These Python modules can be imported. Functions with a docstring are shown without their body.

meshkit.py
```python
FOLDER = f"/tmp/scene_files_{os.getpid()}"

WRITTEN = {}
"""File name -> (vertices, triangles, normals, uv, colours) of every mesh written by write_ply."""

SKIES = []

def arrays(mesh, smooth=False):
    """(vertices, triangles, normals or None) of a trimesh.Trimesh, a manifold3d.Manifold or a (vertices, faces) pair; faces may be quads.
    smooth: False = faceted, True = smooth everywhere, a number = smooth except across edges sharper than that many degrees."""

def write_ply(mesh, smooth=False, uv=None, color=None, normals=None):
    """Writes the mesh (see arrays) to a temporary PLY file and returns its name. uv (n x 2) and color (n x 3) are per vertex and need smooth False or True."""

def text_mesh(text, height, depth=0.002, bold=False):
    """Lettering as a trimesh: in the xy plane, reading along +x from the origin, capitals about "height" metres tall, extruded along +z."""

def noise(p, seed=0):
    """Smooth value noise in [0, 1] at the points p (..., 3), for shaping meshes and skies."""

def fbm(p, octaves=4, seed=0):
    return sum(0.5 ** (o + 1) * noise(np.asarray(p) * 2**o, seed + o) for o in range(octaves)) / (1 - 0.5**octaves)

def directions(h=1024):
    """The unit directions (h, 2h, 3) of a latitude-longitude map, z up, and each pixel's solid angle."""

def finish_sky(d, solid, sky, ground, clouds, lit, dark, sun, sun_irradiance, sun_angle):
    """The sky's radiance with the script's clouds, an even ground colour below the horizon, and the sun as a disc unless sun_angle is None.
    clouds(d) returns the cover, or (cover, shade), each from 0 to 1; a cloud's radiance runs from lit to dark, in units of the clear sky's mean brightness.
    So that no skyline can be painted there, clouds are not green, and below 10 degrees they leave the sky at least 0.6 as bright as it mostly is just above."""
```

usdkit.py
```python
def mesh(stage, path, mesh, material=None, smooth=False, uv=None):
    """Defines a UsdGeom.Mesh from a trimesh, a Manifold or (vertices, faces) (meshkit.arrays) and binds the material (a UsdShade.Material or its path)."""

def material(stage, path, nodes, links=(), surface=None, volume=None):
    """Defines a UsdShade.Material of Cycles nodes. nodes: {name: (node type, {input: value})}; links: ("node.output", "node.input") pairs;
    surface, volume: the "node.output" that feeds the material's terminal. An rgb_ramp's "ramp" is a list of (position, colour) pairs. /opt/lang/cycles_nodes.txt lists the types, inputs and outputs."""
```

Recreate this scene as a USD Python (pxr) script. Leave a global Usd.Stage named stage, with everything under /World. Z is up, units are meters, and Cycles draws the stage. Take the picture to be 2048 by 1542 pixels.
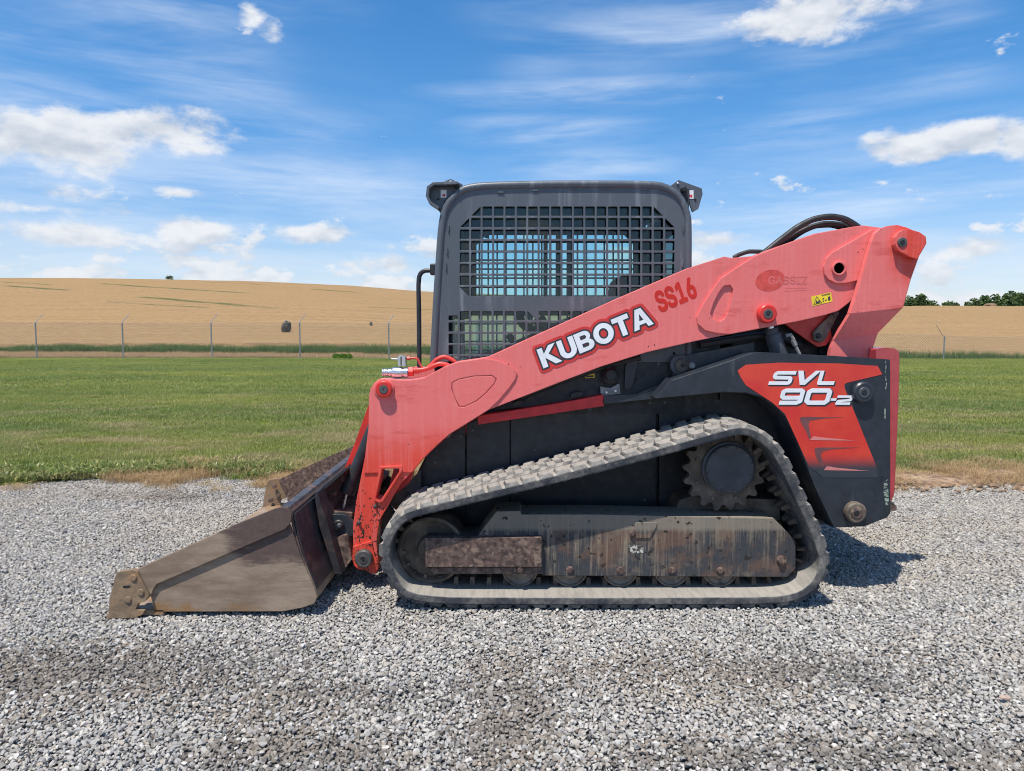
import math, random
import numpy as np, trimesh, usdkit, meshkit
from pxr import Usd, UsdGeom, UsdLux, UsdShade, Gf, Sdf, Vt
from shapely.geometry import Polygon, LineString, Point, box as sbox, MultiPolygon
from shapely.ops import unary_union
from shapely import affinity

stage = Usd.Stage.CreateInMemory()
UsdGeom.SetStageUpAxis(stage, 'Z'); UsdGeom.SetStageMetersPerUnit(stage, 1.0)
UsdGeom.Xform.Define(stage, '/World'); UsdGeom.Scope.Define(stage, '/World/Looks')
random.seed(7); RNG = np.random.default_rng(7)

# ---------------------------------------------------------------- camera, sky, sun
F, CX, CY, HOR, CAMZ = 1431.0, 1024.0, 771.0, 664.0, 1.34
PITCH = math.atan((CY - HOR) / F)
cam = UsdGeom.Camera.Define(stage, '/World/camera')
cam.AddTranslateOp().Set((0, 0, CAMZ)); cam.AddRotateXOp().Set(90 - math.degrees(PITCH))
cam.CreateHorizontalApertureAttr(36.0); cam.CreateFocalLengthAttr(36.0 * F / 2048)
cam.CreateClippingRangeAttr((0.05, 5000.0)); cam.CreateExposureAttr(0.54)
SUN = np.array([-0.24, -0.34, 1.0]); SUN /= np.linalg.norm(SUN)
SUN_EL, SUN_ROT = math.asin(SUN[2]), math.atan2(SUN[0], SUN[1])
sun = UsdLux.DistantLight.Define(stage, '/World/sun')
sun.CreateIntensityAttr(1.0); sun.CreateAngleAttr(0.5); sun.CreateNormalizeAttr(True); sun.CreateColorAttr((1.0, 0.95, 0.87))
_z = Gf.Vec3d(*map(float, SUN)); sun.AddTransformOp().Set(Gf.Matrix4d().SetRotate(Gf.Rotation(Gf.Vec3d(0, 0, 1), _z)))
SKY_STRENGTH = 0.12

# ---------------------------------------------------------------- material helper
class Node:
    def __init__(s, name): s.__dict__['name'] = name
    def __getattr__(s, k): return Ref(s.name + '.' + k)
class Ref:
    def __init__(s, t): s.t = t
class G:
    def __init__(s): s.nodes, s.links = {}, []
    def n(s, kind, **inp):
        name = 'n%d' % len(s.nodes); vals = {}
        for k, v in inp.items():
            if isinstance(v, Ref): s.links.append((v.t, name + '.' + k))
            else: vals[k] = v
        s.nodes[name] = (kind, vals); return Node(name)
    def m(s, op, a, b=0.0, c=0.0, clamp=False):
        kw = dict(math_type=op, value1=a, value2=b, value3=c)
        if clamp: kw['use_clamp'] = True
        return s.n('math', **kw).value
    def ss(s, v, a, b, lo=0.0, hi=1.0, kind='smoothstep'):
        return s.n('map_range', range_type=kind, value=v, from_min=a, from_max=b, to_min=lo, to_max=hi, clamp=True).result
    def mix(s, f, a, b, bt='mix'): return s.n('mix_color', blend_type=bt, fac=f, a=a, b=b).result
    def noise(s, vec, scale, detail=4, rough=0.55, **k): return s.n('noise_texture', dimensions='3D', vector=vec, scale=scale, detail=detail, roughness=rough, **k).fac
    def pos(s): return s.n('geometry').position
    def mapv(s, vec, sc, loc=(0, 0, 0)): return s.n('mapping', vector=vec, scale=sc, location=loc).vector
    def build(s, name, surface, volume=None): return usdkit.material(stage, '/World/Looks/' + name, s.nodes, s.links, surface=surface.t if surface else None, volume=volume)

MATS = {}
def simple(name, col, rough=0.5, metal=0.0, var=0.25, vscale=14.0, dirt=None, dirt_th=(0.55, 0.7), dirt_scale=6.0, bevel=0.0, bumpy=0.0, spec=0.5, stretch=(1, 1, 1), coat=0.0):
    """Procedural paint / metal / dirt material: base colour with tonal variation, patches of dirt, bevelled edges."""
    g = G(); p = g.pos()
    nz = g.noise(p, vscale, 5)
    c = g.mix(g.ss(nz, 0.3, 0.7), tuple(x * (1 - var) for x in col), tuple(min(1, x * (1 + var)) for x in col))
    if dirt is not None:
        pd = g.mapv(p, stretch)
        c = g.mix(g.ss(g.noise(pd, dirt_scale, 7, 0.65), *dirt_th), c, dirt)
    kw = dict(base_color=c, metallic=metal, roughness=g.ss(g.noise(p, 30, 4), 0.3, 0.7, max(0.05, rough - 0.1), min(1, rough + 0.1)), specular_ior_level=spec)
    if coat: kw['coat_weight'] = coat; kw['coat_roughness'] = 0.15
    nn = None
    if bevel: nn = g.n('bevel', samples=4, radius=bevel).bevel
    if bumpy:
        k = dict(height=g.noise(p, 60, 6, 0.6), strength=bumpy, distance=0.004)
        if nn is not None: k['normal'] = nn
        nn = g.n('bump', **k).normal
    if nn is not None: kw['normal'] = nn
    MATS[name] = g.build(name, g.n('principled_bsdf', **kw).BSDF); return MATS[name]

# ---------------------------------------------------------------- prims
def islands(prim, nv, per):
    """A random number for each piece (PER vertices each) of a mesh."""
    r = np.random.default_rng(nv).uniform(0, 1, nv // per + 1)
    UsdGeom.PrimvarsAPI(prim).CreatePrimvar('piece', Sdf.ValueTypeNames.FloatArray, 'vertex').Set(Vt.FloatArray.FromNumpy(np.repeat(r, per)[:nv].astype(np.float32)))
def piece(g): return g.n('attribute', attribute='piece').fac
COUNT = {}
def numbered(parent, name):
    k = (parent, name); i = COUNT.get(k, 0); COUNT[k] = i + 1
    return name if i == 0 else '%s_%03d' % (name, i)
ORIG = {}
def tag(o, label=None, cat=None, group=None, kind=None):
    for k, v in (('label', label), ('category', cat), ('group', group), ('kind', kind)):
        if v: o.SetCustomDataByKey(k, v)
    return o
def thing(name, loc, label, cat, group=None):
    path = '/World/' + numbered('/World', name)
    x = UsdGeom.Xform.Define(stage, path); x.AddTranslateOp().Set(tuple(map(float, loc)))
    ORIG[path] = np.array(loc, float)
    return tag(x.GetPrim(), label, cat, group)
def obj(name, mesh, mat, parent=None, smooth=False, label=None, kind=None, per=0):
    pp = str(parent.GetPath()) if parent else '/World'
    path = pp + '/' + numbered(pp, name)
    o = np.zeros(3)
    for k, v in ORIG.items():
        if path.startswith(k + '/'): o = v
    if isinstance(mesh, (list,)): mesh = trimesh.util.concatenate(mesh)
    if isinstance(mesh, trimesh.Trimesh):
        mesh = mesh.copy(); mesh.apply_translation(-o)
    else: mesh = (np.asarray(mesh[0]) - o, mesh[1])
    m = usdkit.mesh(stage, path, mesh, MATS[mat] if isinstance(mat, str) else mat, smooth=smooth)
    p = m.GetPrim()
    if per: islands(m, len(mesh[0]), per)
    if label: p.SetCustomDataByKey('label', label)
    if kind: p.SetCustomDataByKey('kind', kind)
    return p

# ---------------------------------------------------------------- picture plane -> world on a vertical plane at distance Y
def W(u, v, Y):
    xc, yc = (u - CX) / F, -(v - CY) / F
    dy = math.cos(PITCH) + yc * math.sin(PITCH); dz = -math.sin(PITCH) + yc * math.cos(PITCH)
    t = Y / dy
    return (xc * t, CAMZ + dz * t)
CROPS = {0: (0, 0, 1), 1: (200, 850, 600 / 2048), 2: (680, 680, 400 / 1234), 3: (740, 1000, 500 / 2048), 4: (1180, 800, 500 / 1752), 5: (840, 340, 580 / 2048),
         6: (1360, 420, 500 / 2048), 7: (1440, 680, 400 / 1542), 8: (940, 640, 560 / 2048), 9: (740, 690, 180 / 2048), 10: (600, 980, 200 / 1542), 11: (1170, 660, 330 / 2048), 12: (500, 870, 260 / 2005)}
def C(k, x, y):
    a, b, s = CROPS[k]; return a + x * s, b + y * s
def WP(pts, Y, k=0): return [W(*C(k, *p), Y) for p in pts]
def PG(pts, Y, k=0, r=0.0):
    p = Polygon(WP(pts, Y, k)).buffer(0)
    return rnd(p, r) if r else p
def rnd(p, r): return p.buffer(-r).buffer(2 * r).buffer(-r)
def polys(p): return [q for q in getattr(p, 'geoms', [p]) if q.geom_type == 'Polygon' and q.area > 1e-8]
def plate(p, Y0, Y1):
    out = []
    for q in polys(p):
        m = trimesh.creation.extrude_polygon(q, Y1 - Y0, engine='earcut')
        v = m.vertices; m = trimesh.Trimesh(np.c_[v[:, 0], Y0 + v[:, 2], v[:, 1]], m.faces[:, ::-1], process=False)
        out.append(m)
    return trimesh.util.concatenate(out)
YC = 4.35
def mirror(m):
    m = m.copy(); v = m.vertices.copy(); v[:, 1] = 2 * YC - v[:, 1]
    return trimesh.Trimesh(v, m.faces[:, ::-1], process=False)
def lathe(prof, c, axis=(0, -1, 0), n=32):
    """prof: (radius, height along axis) pairs; revolved about an axis through c."""
    prof = np.array(prof, float); ang = np.linspace(0, 2 * np.pi, n, endpoint=False)
    a = np.array(axis, float); a /= np.linalg.norm(a)
    u = np.cross(a, [0, 0, 1.0] if abs(a[2]) < 0.9 else [1.0, 0, 0]); u /= np.linalg.norm(u); w = np.cross(a, u)
    v = np.array(c, float) + prof[:, None, 1, None] * a + prof[:, None, 0, None] * (np.cos(ang)[None, :, None] * u + np.sin(ang)[None, :, None] * w)
    k = len(prof); f = []
    for i in range(k - 1):
        for j in range(n):
            j2 = (j + 1) % n
            f += [[i * n + j, i * n + j2, (i + 1) * n + j2], [i * n + j, (i + 1) * n + j2, (i + 1) * n + j]]
    v = v.reshape(-1, 3); nv = len(v); v = np.vstack([v, np.array(c) + prof[0, 1] * a, np.array(c) + prof[-1, 1] * a])
    for j in range(n):
        f.append([nv, (j + 1) % n, j]); f.append([nv + 1, (k - 1) * n + j, (k - 1) * n + (j + 1) % n])
    return trimesh.Trimesh(v, f, process=False)
def disc(u, v, rpx, Y0, Y1, k=0, ch=0.004, n=32):
    """Chamfered short cylinder along Y seen at crop pixel (u,v), radius in crop pixels; front face at Y0."""
    x, z = W(*C(k, u, v), Y0); x2, z2 = W(*C(k, u + rpx, v), Y0); r = x2 - x
    d = Y1 - Y0; ch = min(ch, d * .45, r * .4)
    return lathe([(r, -d), (r, -ch), (r - ch, 0)], (x, Y0, z), n=n)
def tube(pts, r, n=10, cap=True):
    p = np.asarray(pts, float); t = np.gradient(p, axis=0); t /= np.linalg.norm(t, axis=1, keepdims=True)
    rr = np.broadcast_to(r, (len(p),)).astype(float)
    ref = np.array([0, 0, 1.0]) if abs(t[:, 2]).mean() < 0.8 else np.array([0, 1.0, 0])
    a = np.cross(t, ref); a /= np.linalg.norm(a, axis=1, keepdims=True) + 1e-12; b = np.cross(t, a)
    ang = np.arange(n) * 2 * np.pi / n
    v = (p[:, None] + rr[:, None, None] * (np.cos(ang)[None, :, None] * a[:, None] + np.sin(ang)[None, :, None] * b[:, None])).reshape(-1, 3)
    f = []
    for i in range(len(p) - 1):
        for j in range(n):
            j2 = (j + 1) % n
            f += [[i * n + j, (i + 1) * n + j2, i * n + j2], [i * n + j, (i + 1) * n + j, (i + 1) * n + j2]]
    nv = len(v); v = np.vstack([v, p[0], p[-1]])
    for j in range(n):
        f.append([nv, j, (j + 1) % n]); f.append([nv + 1, (len(p) - 1) * n + (j + 1) % n, (len(p) - 1) * n + j])
    m = trimesh.Trimesh(v, f, process=False)
    return m
def smoothline(pts, n=30):
    p = np.asarray(pts, float); d = np.r_[0, np.cumsum(np.linalg.norm(np.diff(p, axis=0), axis=1))]
    from scipy.interpolate import PchipInterpolator
    return PchipInterpolator(d, p)(np.linspace(0, d[-1], n))
def ptube(pts, Y, rpx, k=0, n=10, seg=30):
    q = []
    for p in pts:
        y = p[2] if len(p) > 2 else Y
        x, z = W(*C(k, p[0], p[1]), y); q.append((x, y, z))
    r = rpx * CROPS[k][2] / F * Y
    return tube(smoothline(q, seg), r, n)
def bx(x0, x1, y0, y1, z0, z1):
    m = trimesh.creation.box([x1 - x0, y1 - y0, z1 - z0]); m.apply_translation([(x0 + x1) / 2, (y0 + y1) / 2, (z0 + z1) / 2]); return m
def hexbolt(u, v, rpx, Y0, k=0, d=0.012):
    m = disc(u, v, rpx * 1.35, Y0 - 0.004, Y0 + 0.002, k, 0.001, 16)
    m2 = disc(u, v, rpx, Y0 - d, Y0, k, 0.002, 6); return trimesh.util.concatenate([m, m2])

# ---------------------------------------------------------------- sky
def sky_material():
    g = G(); d = g.n('texture_coordinate').generated
    sp = g.n('separate_xyz', vector=d); x, y, z = sp.x, sp.y, sp.z
    sky = g.n('sky_texture', sky_type='single_scattering', sun_disc=False, sun_elevation=SUN_EL, sun_rotation=SUN_ROT, air_density=1.0, aerosol_density=0.5, ozone_density=2.0, altitude=300.0).color
    sky = g.n('hsv', hue=0.5, saturation=1.36, value=0.98, fac=1.0, color=sky).color
    sky = g.mix(g.ss(z, 0.0, 0.34, 1.0, 0.0), sky, (.74, .73, .84), 'multiply')
    az = g.m('arctan2', x, y); el = g.m('arcsine', z)
    P = g.n('combine_xyz', x=az, y=el, z=0.0).vector
    def field(blobs):
        best = None
        for (u, v, ru, rv, w) in blobs:
            xc, yc = (u - CX) / F, -(v - CY) / F
            dv = np.array([xc, math.cos(PITCH) + yc * math.sin(PITCH), -math.sin(PITCH) + yc * math.cos(PITCH)]); dv /= np.linalg.norm(dv)
            a0, e0 = math.atan2(dv[0], dv[1]), math.asin(dv[2]); sx, sy = F / ru, F / rv
            r = g.n('vector_math', math_type='length', vector1=g.n('vector_math', math_type='multiply_add', vector1=P, vector2=(sx, sy, 0.0), vector3=(-a0 * sx, -e0 * sy, 0.0)).vector).value
            b = g.m('multiply_add', r, -w, w)
            best = b if best is None else g.m('maximum', best, b)
        return best
    na = g.noise(g.mapv(P, (13.0, 24.0, 1), (0, 0, 3.7)), 1.0, 7, 0.58); nb = g.noise(g.mapv(P, (13.0, 24.0, 1), (-.05, .28, 3.7)), 1.0, 3, 0.58)
    dev = g.m('subtract', na, 0.5)
    # low band of small cumulus all round the horizon
    thr = g.ss(el, 0.0, 0.25, -0.10, 0.17, 'linear')
    c1 = g.m('multiply', g.ss(g.m('subtract', dev, thr), 0.0, 0.09), 0.88)
    # the single cumulus clouds that stand out
    best = field([(90, 295, 210, 62, 1.25), (210, 262, 130, 50, 1.2), (345, 265, 130, 48, 1.2), (1900, 285, 160, 42, 1.3), (2045, 278, 70, 48, 1.2), (1640, 30, 170, 60, 1.25), (150, 470, 180, 34, 1.0), (380, 462, 110, 36, 1.0), (110, 385, 90, 26, .8), (1450, 480, 110, 30, .95), (780, 530, 110, 30, .95), (1920, 500, 130, 34, .9), (508, 24, 30, 22, .62), (548, 62, 22, 26, .55), (640, 470, 110, 30, 1.0), (255, 425, 60, 20, .75), (360, 385, 70, 12, .7), (60, 415, 110, 20, .8), (700, 530, 50, 18, .7)])
    c2 = g.m('multiply', g.ss(g.m('multiply_add', dev, 2.7, best), 0.16, 0.80), 0.96)
    # cirrus streaks
    nc = g.noise(g.mapv(P, (2.2, 17.0, 1), (0, 0, 8.0)), 1.0, 5, 0.62, distortion=0.25)
    veil = field([(1180, 185, 380, 34, 1.0), (1100, 262, 260, 40, 1.0), (1170, 330, 240, 46, .9), (1560, 265, 260, 44, .9), (1330, 55, 330, 60, .9), (250, 225, 560, 70, .95), (450, 380, 620, 130, 1.0), (1700, 400, 500, 120, .8), (30, 70, 60, 24, .7)])
    patch = g.m('multiply', g.ss(g.noise(P, 2.2, 2), 0.42, 0.66), 0.45)
    c3 = g.m('multiply', g.ss(nc, 0.34, 0.76), g.m('minimum', g.m('maximum', g.m('multiply', veil, 1.0), patch), 0.62))
    sky = g.mix(g.m('multiply', g.ss(el, 0.02, 0.24, 1.0, 0.0), g.ss(nc, .3, .6, .25, .6)), sky, (4.3, 4.75, 5.4))
    lit = g.ss(g.m('subtract', na, nb), -0.26, 0.16)
    gb, wh = (3.2, 3.55, 4.1), (5.0, 5.15, 5.4)
    cum = g.mix(lit, gb, wh)
    col = g.mix(c3, sky, (4.9, 5.4, 6.1))
    col = g.mix(g.m('maximum', c1, c2), col, cum)
    for nm, (kd, vals) in g.nodes.items():
        if kd == 'mix_color': vals['use_clamp_result'] = False
    bg = g.n('background_shader', color=col, strength=SKY_STRENGTH)
    return g.build('sky_look', bg.background)
dome = UsdLux.DomeLight.Define(stage, '/World/sky')
UsdShade.MaterialBindingAPI.Apply(dome.GetPrim()).Bind(sky_material())
tag(dome.GetPrim(), 'blue summer sky with white cumulus near the horizon', None, None, 'structure')

# ---------------------------------------------------------------- ground: heights
def gh(x, y):
    p = np.stack([np.asarray(x, float) * 0.9, np.asarray(y, float) * 0.9, np.zeros_like(np.asarray(x, float))], -1)
    return (meshkit.fbm(p, 3, 5) - 0.5) * 0.03 - 0.017
def lawn_edge(x):
    x = np.asarray(x, float); z = np.zeros_like(x)
    n = meshkit.fbm(np.stack([x * 0.9, z, z], -1), 4, 9) - 0.5
    base = np.interp(x, [-8, -4.8, -4.2, -3.2, -2.4, -1.6, 0, 3, 4, 4.6, 8], [6.25, 6.25, 6.55, 6.8, 6.45, 6.7, 6.7, 6.7, 6.75, 6.55, 6.5])
    return base + n * 0.5
def lawn_h(x, y):
    x, y = np.asarray(x, float), np.asarray(y, float)
    e = lawn_edge(x)
    rise = np.clip((y - e) / 0.5, 0, 1) * 0.035
    drop = np.interp(x, [-30, -8, 6, 26, 60], [0.0, 0.0, -0.18, -0.78, -1.2]) * np.clip((y - 34.2) / 1.6, 0, 1)
    p = np.stack([x * 0.25, y * 0.25, np.zeros_like(x)], -1)
    return rise + (meshkit.fbm(p, 3, 3) - 0.5) * 0.10 * np.clip((y - e) / 6, 0, 1) * np.clip((35 - y) / 6, 0, 1) + drop
SKYL_A = [-3, -1.1, -.7156, -.6, -.4745, -.366, -.226, -.1146, .1, .35, .542, .7156, 1.2, 3]
SKYL_T = [.066, .0735, .0748, .0745, .0727, .0706, .0643, .0555, .047, .040, .0363, .0360, .033, .03]
def field_h(x, y):
    x, y = np.asarray(x, float), np.asarray(y, float)
    a = x / np.maximum(y, 1); T = np.interp(a, SKYL_A, SKYL_T)
    Yr = np.interp(a, [-.7, 0, .6], [230, 215, 200])
    z0 = np.interp(x / np.maximum(y, 1) * 36, [-30, -8, 6, 26, 60], [0.0, 0.0, -0.18, -0.78, -1.2])
    t = (y - 54) / (Yr - 54)
    zr = CAMZ + Yr * T
    tt = np.clip(t, 0, 1)
    z = z0 + (zr - z0) * (tt * 0.86 + 0.14 * np.sin(tt * np.pi / 2) ** 2)
    z = np.where(t > 1, zr - (t - 1) * 9.0 * (1 + (t - 1)), z)
    p = np.stack([x * 0.03, y * 0.03, np.zeros_like(x)], -1)
    return z + (meshkit.fbm(p, 3, 11) - 0.5) * 0.7 * tt * np.clip((1.15 - t) * 4, 0, 1)
def sheet(xs, ys, hf, off=0.0, clip=None):
    X, Yg = np.meshgrid(xs, ys); Z = hf(X, Yg) + off
    v = np.c_[X.ravel(), Yg.ravel(), Z.ravel()]; nx = len(xs)
    i, j = np.meshgrid(np.arange(len(ys) - 1), np.arange(nx - 1), indexing='ij')
    a = (i * nx + j).ravel(); f = np.vstack([np.c_[a, a + 1, a + nx + 1], np.c_[a, a + nx + 1, a + nx]])
    return v, f
def gravel_tint(g, p):
    """Bands of soil-stained and dark stones in the yard (stains with shapes of their own)."""
    n1 = g.noise(g.mapv(p, (0.55, 1.1, 1)), 1.0, 5, 0.6)
    n2 = g.noise(g.mapv(p, (0.9, 1.0, 1), (7.3, 2.1, 0)), 2.4, 6, 0.66)
    sp = g.n('separate_xyz', vector=p)
    def spot(x0, y0, rx, ry):
        dx = g.m('multiply', g.m('subtract', sp.x, x0), 1 / rx); dy = g.m('multiply', g.m('subtract', sp.y, y0), 1 / ry)
        return g.m('subtract', 1.0, g.m('sqrt', g.m('add', g.m('multiply', dx, dx), g.m('multiply', dy, dy))))
    return n1, n2, sp, spot
def mat_gravel():
    g = G(); p = g.pos()
    w = piece(g)
    rnd_ = g.n('object_info').random
    t = g.m('fraction', g.m('add', w, g.m('multiply', rnd_, 7.13)))
    col = g.n('rgb_ramp', fac=t, ramp=[(0.0, (.11, .105, .10)), (0.08, (.20, .195, .19)), (.22, (.34, .335, .33)), (.36, (.46, .455, .44)), (.48, (.30, .31, .325)), (.60, (.42, .415, .40)), (.70, (.40, .35, .29)), (.78, (.55, .54, .515)), (.90, (.62, .61, .59)), (.94, (.26, .265, .275)), (1, (.72, .71, .69))]).color
    n1, n2, sp, spot = gravel_tint(g, p)
    dk = g.m('maximum', g.m('maximum', g.m('multiply', spot(-1.72, 2.74, .95, .30), 1.5), spot(-.75, 2.58, .45, .2)), g.m('maximum', g.m('maximum', g.m('multiply', spot(-.02, 2.35, .22, .5), 1.2), spot(1.0, 2.75, .8, .2)), g.m('maximum', spot(.75, 2.2, .55, .12), spot(-.7, 2.2, .35, .16))))
    dk = g.m('maximum', dk, g.m('maximum', g.m('multiply', spot(-2.9, 5.8, .7, .25), 1.3), spot(1.5, 2.15, .5, .2)))
    e = g.m('add', dk, g.m('multiply', g.m('subtract', n2, 0.5), 3.0))
    perst = g.m('multiply', g.m('subtract', g.m('fraction', g.m('multiply', w, 37.7)), 0.5), 1.7)
    dark = g.ss(g.m('add', e, perst), 0.30, 0.52)
    brown = g.ss(n1, 0.34, 0.54)
    col = g.mix(g.m('multiply', dark, 0.80), col, g.mix(brown, (.060, .058, .056), (.115, .082, .054)))
    tan = g.ss(g.m('add', g.m('add', n1, g.ss(sp.y, 3.3, 4.6, 0, .16)), g.m('multiply', perst, .15)), 0.52, 0.72)
    col = g.mix(g.m('multiply', tan, 0.45), col, (.43, .36, .275))
    col = g.mix(0.30, col, g.mix(g.noise(p, 160, 4), (.21, .20, .19), (.43, .41, .38)))
    col = g.mix(1.0, col, (.96, .93, .88), 'multiply')
    b = g.n('principled_bsdf', base_color=col, roughness=0.8, specular_ior_level=0.3)
    MATS['gravel_stone'] = g.build('gravel_stone', b.BSDF)
    g = G(); p = g.pos()
    v = g.n('voronoi_texture', dimensions='3D', feature='f1', vector=p, scale=85.0)
    col = g.mix(g.n('rgb_to_bw', color=v.color).val, (.04, .038, .035), (.13, .125, .12))
    nn = g.n('bump', height=g.m('multiply', v.distance, -1.0), strength=0.8, distance=0.012).normal
    MATS['gravel_base'] = g.build('gravel_base', g.n('principled_bsdf', base_color=col, roughness=0.9, normal=nn).BSDF)
mat_gravel()
def mat_grass():
    def lawn_col(g, p):
        n1 = g.noise(p, 0.28, 5, 0.6); n2 = g.noise(g.mapv(p, (.45, .9, 1)), 1.5, 8, 0.72); n3 = g.noise(g.mapv(p, (.05, .55, 1), (3, 1, 0)), 1.0, 3)
        c = g.mix(g.ss(n1, .3, .7), (.175, .232, .030), (.300, .315, .060))
        c = g.mix(g.ss(n3, .35, .65, 0, .7), c, (.115, .185, .036))
        sp = g.n('separate_xyz', vector=p)
        near = g.ss(sp.y, 9, 22, 0.02, -.13)
        e = g.m('add', n2, near)
        lp = None
        for (x0, y0, rx, ry) in [(-2.95, 8.9, .8, .5), (-4.9, 8.5, .9, .35), (-2.0, 8.6, .8, .7), (-3.6, 7.9, .9, .3), (-1.2, 8.0, .8, .35), (4.6, 7.9, 1.2, .25)]:
            dx = g.m('multiply', g.m('subtract', sp.x, x0), 1 / rx); dy = g.m('multiply', g.m('subtract', sp.y, y0), 1 / ry)
            b = g.m('subtract', 1.0, g.m('sqrt', g.m('add', g.m('multiply', dx, dx), g.m('multiply', dy, dy))))
            lp = b if lp is None else g.m('maximum', lp, b)
        e = g.m('add', e, g.m('multiply', g.m('maximum', lp, 0.0), 0.17))
        dry = g.ss(e, .47, .70)
        return g.mix(g.m('multiply', dry, .8), c, (.40, .32, .17)), dry
    g = G(); p = g.pos(); c, dry = lawn_col(g, p)
    w = piece(g)
    c = g.mix(g.ss(w, .74, .95, 0, .75), c, (.42, .36, .20))
    c = g.n('hsv', hue=.5, saturation=g.ss(w, 0, 1, .85, 1.15, 'linear'), value=g.ss(w, 0, 1, .75, 1.45, 'linear'), fac=1.0, color=c).color
    d = g.n('diffuse_bsdf', color=c); t = g.n('translucent_bsdf', color=c)
    mx = g.n('mix_closure', fac=.4, closure1=d.BSDF, closure2=t.BSDF)
    gl = g.n('mix_closure', fac=.05, closure1=mx.closure, closure2=g.n('glossy_bsdf', color=(.8, .8, .8), roughness=.45).BSDF)
    MATS['grass_blade'] = g.build('grass_blade', gl.closure)
    g = G(); p = g.pos(); c, dry = lawn_col(g, p)
    c = g.mix(g.noise(p, 40, 5), g.mix(1.0, c, (.55, .55, .5), 'multiply'), c)
    nn = g.n('bump', height=g.noise(p, 25, 6, .7), strength=.8, distance=.04).normal
    MATS['lawn_soil'] = g.build('lawn_soil', g.n('principled_bsdf', base_color=c, roughness=.95, specular_ior_level=.1, normal=nn).BSDF)
    for nm, a, b in (('dead_blade', (.40, .265, .125), (.62, .46, .27)), ('weed_blade', (.075, .135, .040), (.150, .220, .075)), ('straw_blade', (.42, .28, .15), (.60, .43, .25)), ('bright_leaf', (.10, .20, .03), (.16, .28, .05))):
        g = G(); w = piece(g)
        c = g.mix(w, a, b)
        mx = g.n('mix_closure', fac=.35, closure1=g.n('diffuse_bsdf', color=c).BSDF, closure2=g.n('translucent_bsdf', color=c).BSDF)
        MATS[nm] = g.build(nm, mx.closure)
    # stubble field
    g = G(); p = g.pos(); sp = g.n('separate_xyz', vector=p)
    r1 = g.noise(g.mapv(p, (.025, .9, 0)), 1.0, 5, .6); r2 = g.noise(g.mapv(p, (.25, 2.2, 0), (3, 5, 0)), 1.0, 5, .65); big = g.noise(g.mapv(p, (.012, .03, 0)), 1.0, 3)
    c = g.mix(g.ss(r1, .3, .7), (.245, .145, .064), (.350, .222, .105))
    c = g.mix(g.ss(r2, .38, .68, 0, .7), c, (.20, .125, .058))
    c = g.mix(g.ss(g.noise(g.mapv(p, (1.1, 2.5, 0), (3, 5, 2)), 1.0, 4, .7), .42, .62, 0, .5), c, (.43, .30, .16))
    c = g.mix(g.ss(big, .4, .65, 0, .5), c, (.30, .195, .085))
    g1 = g.noise(g.mapv(p, (.02, .02, 0)), 1.0, 4, .6)
    lines = None
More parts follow.
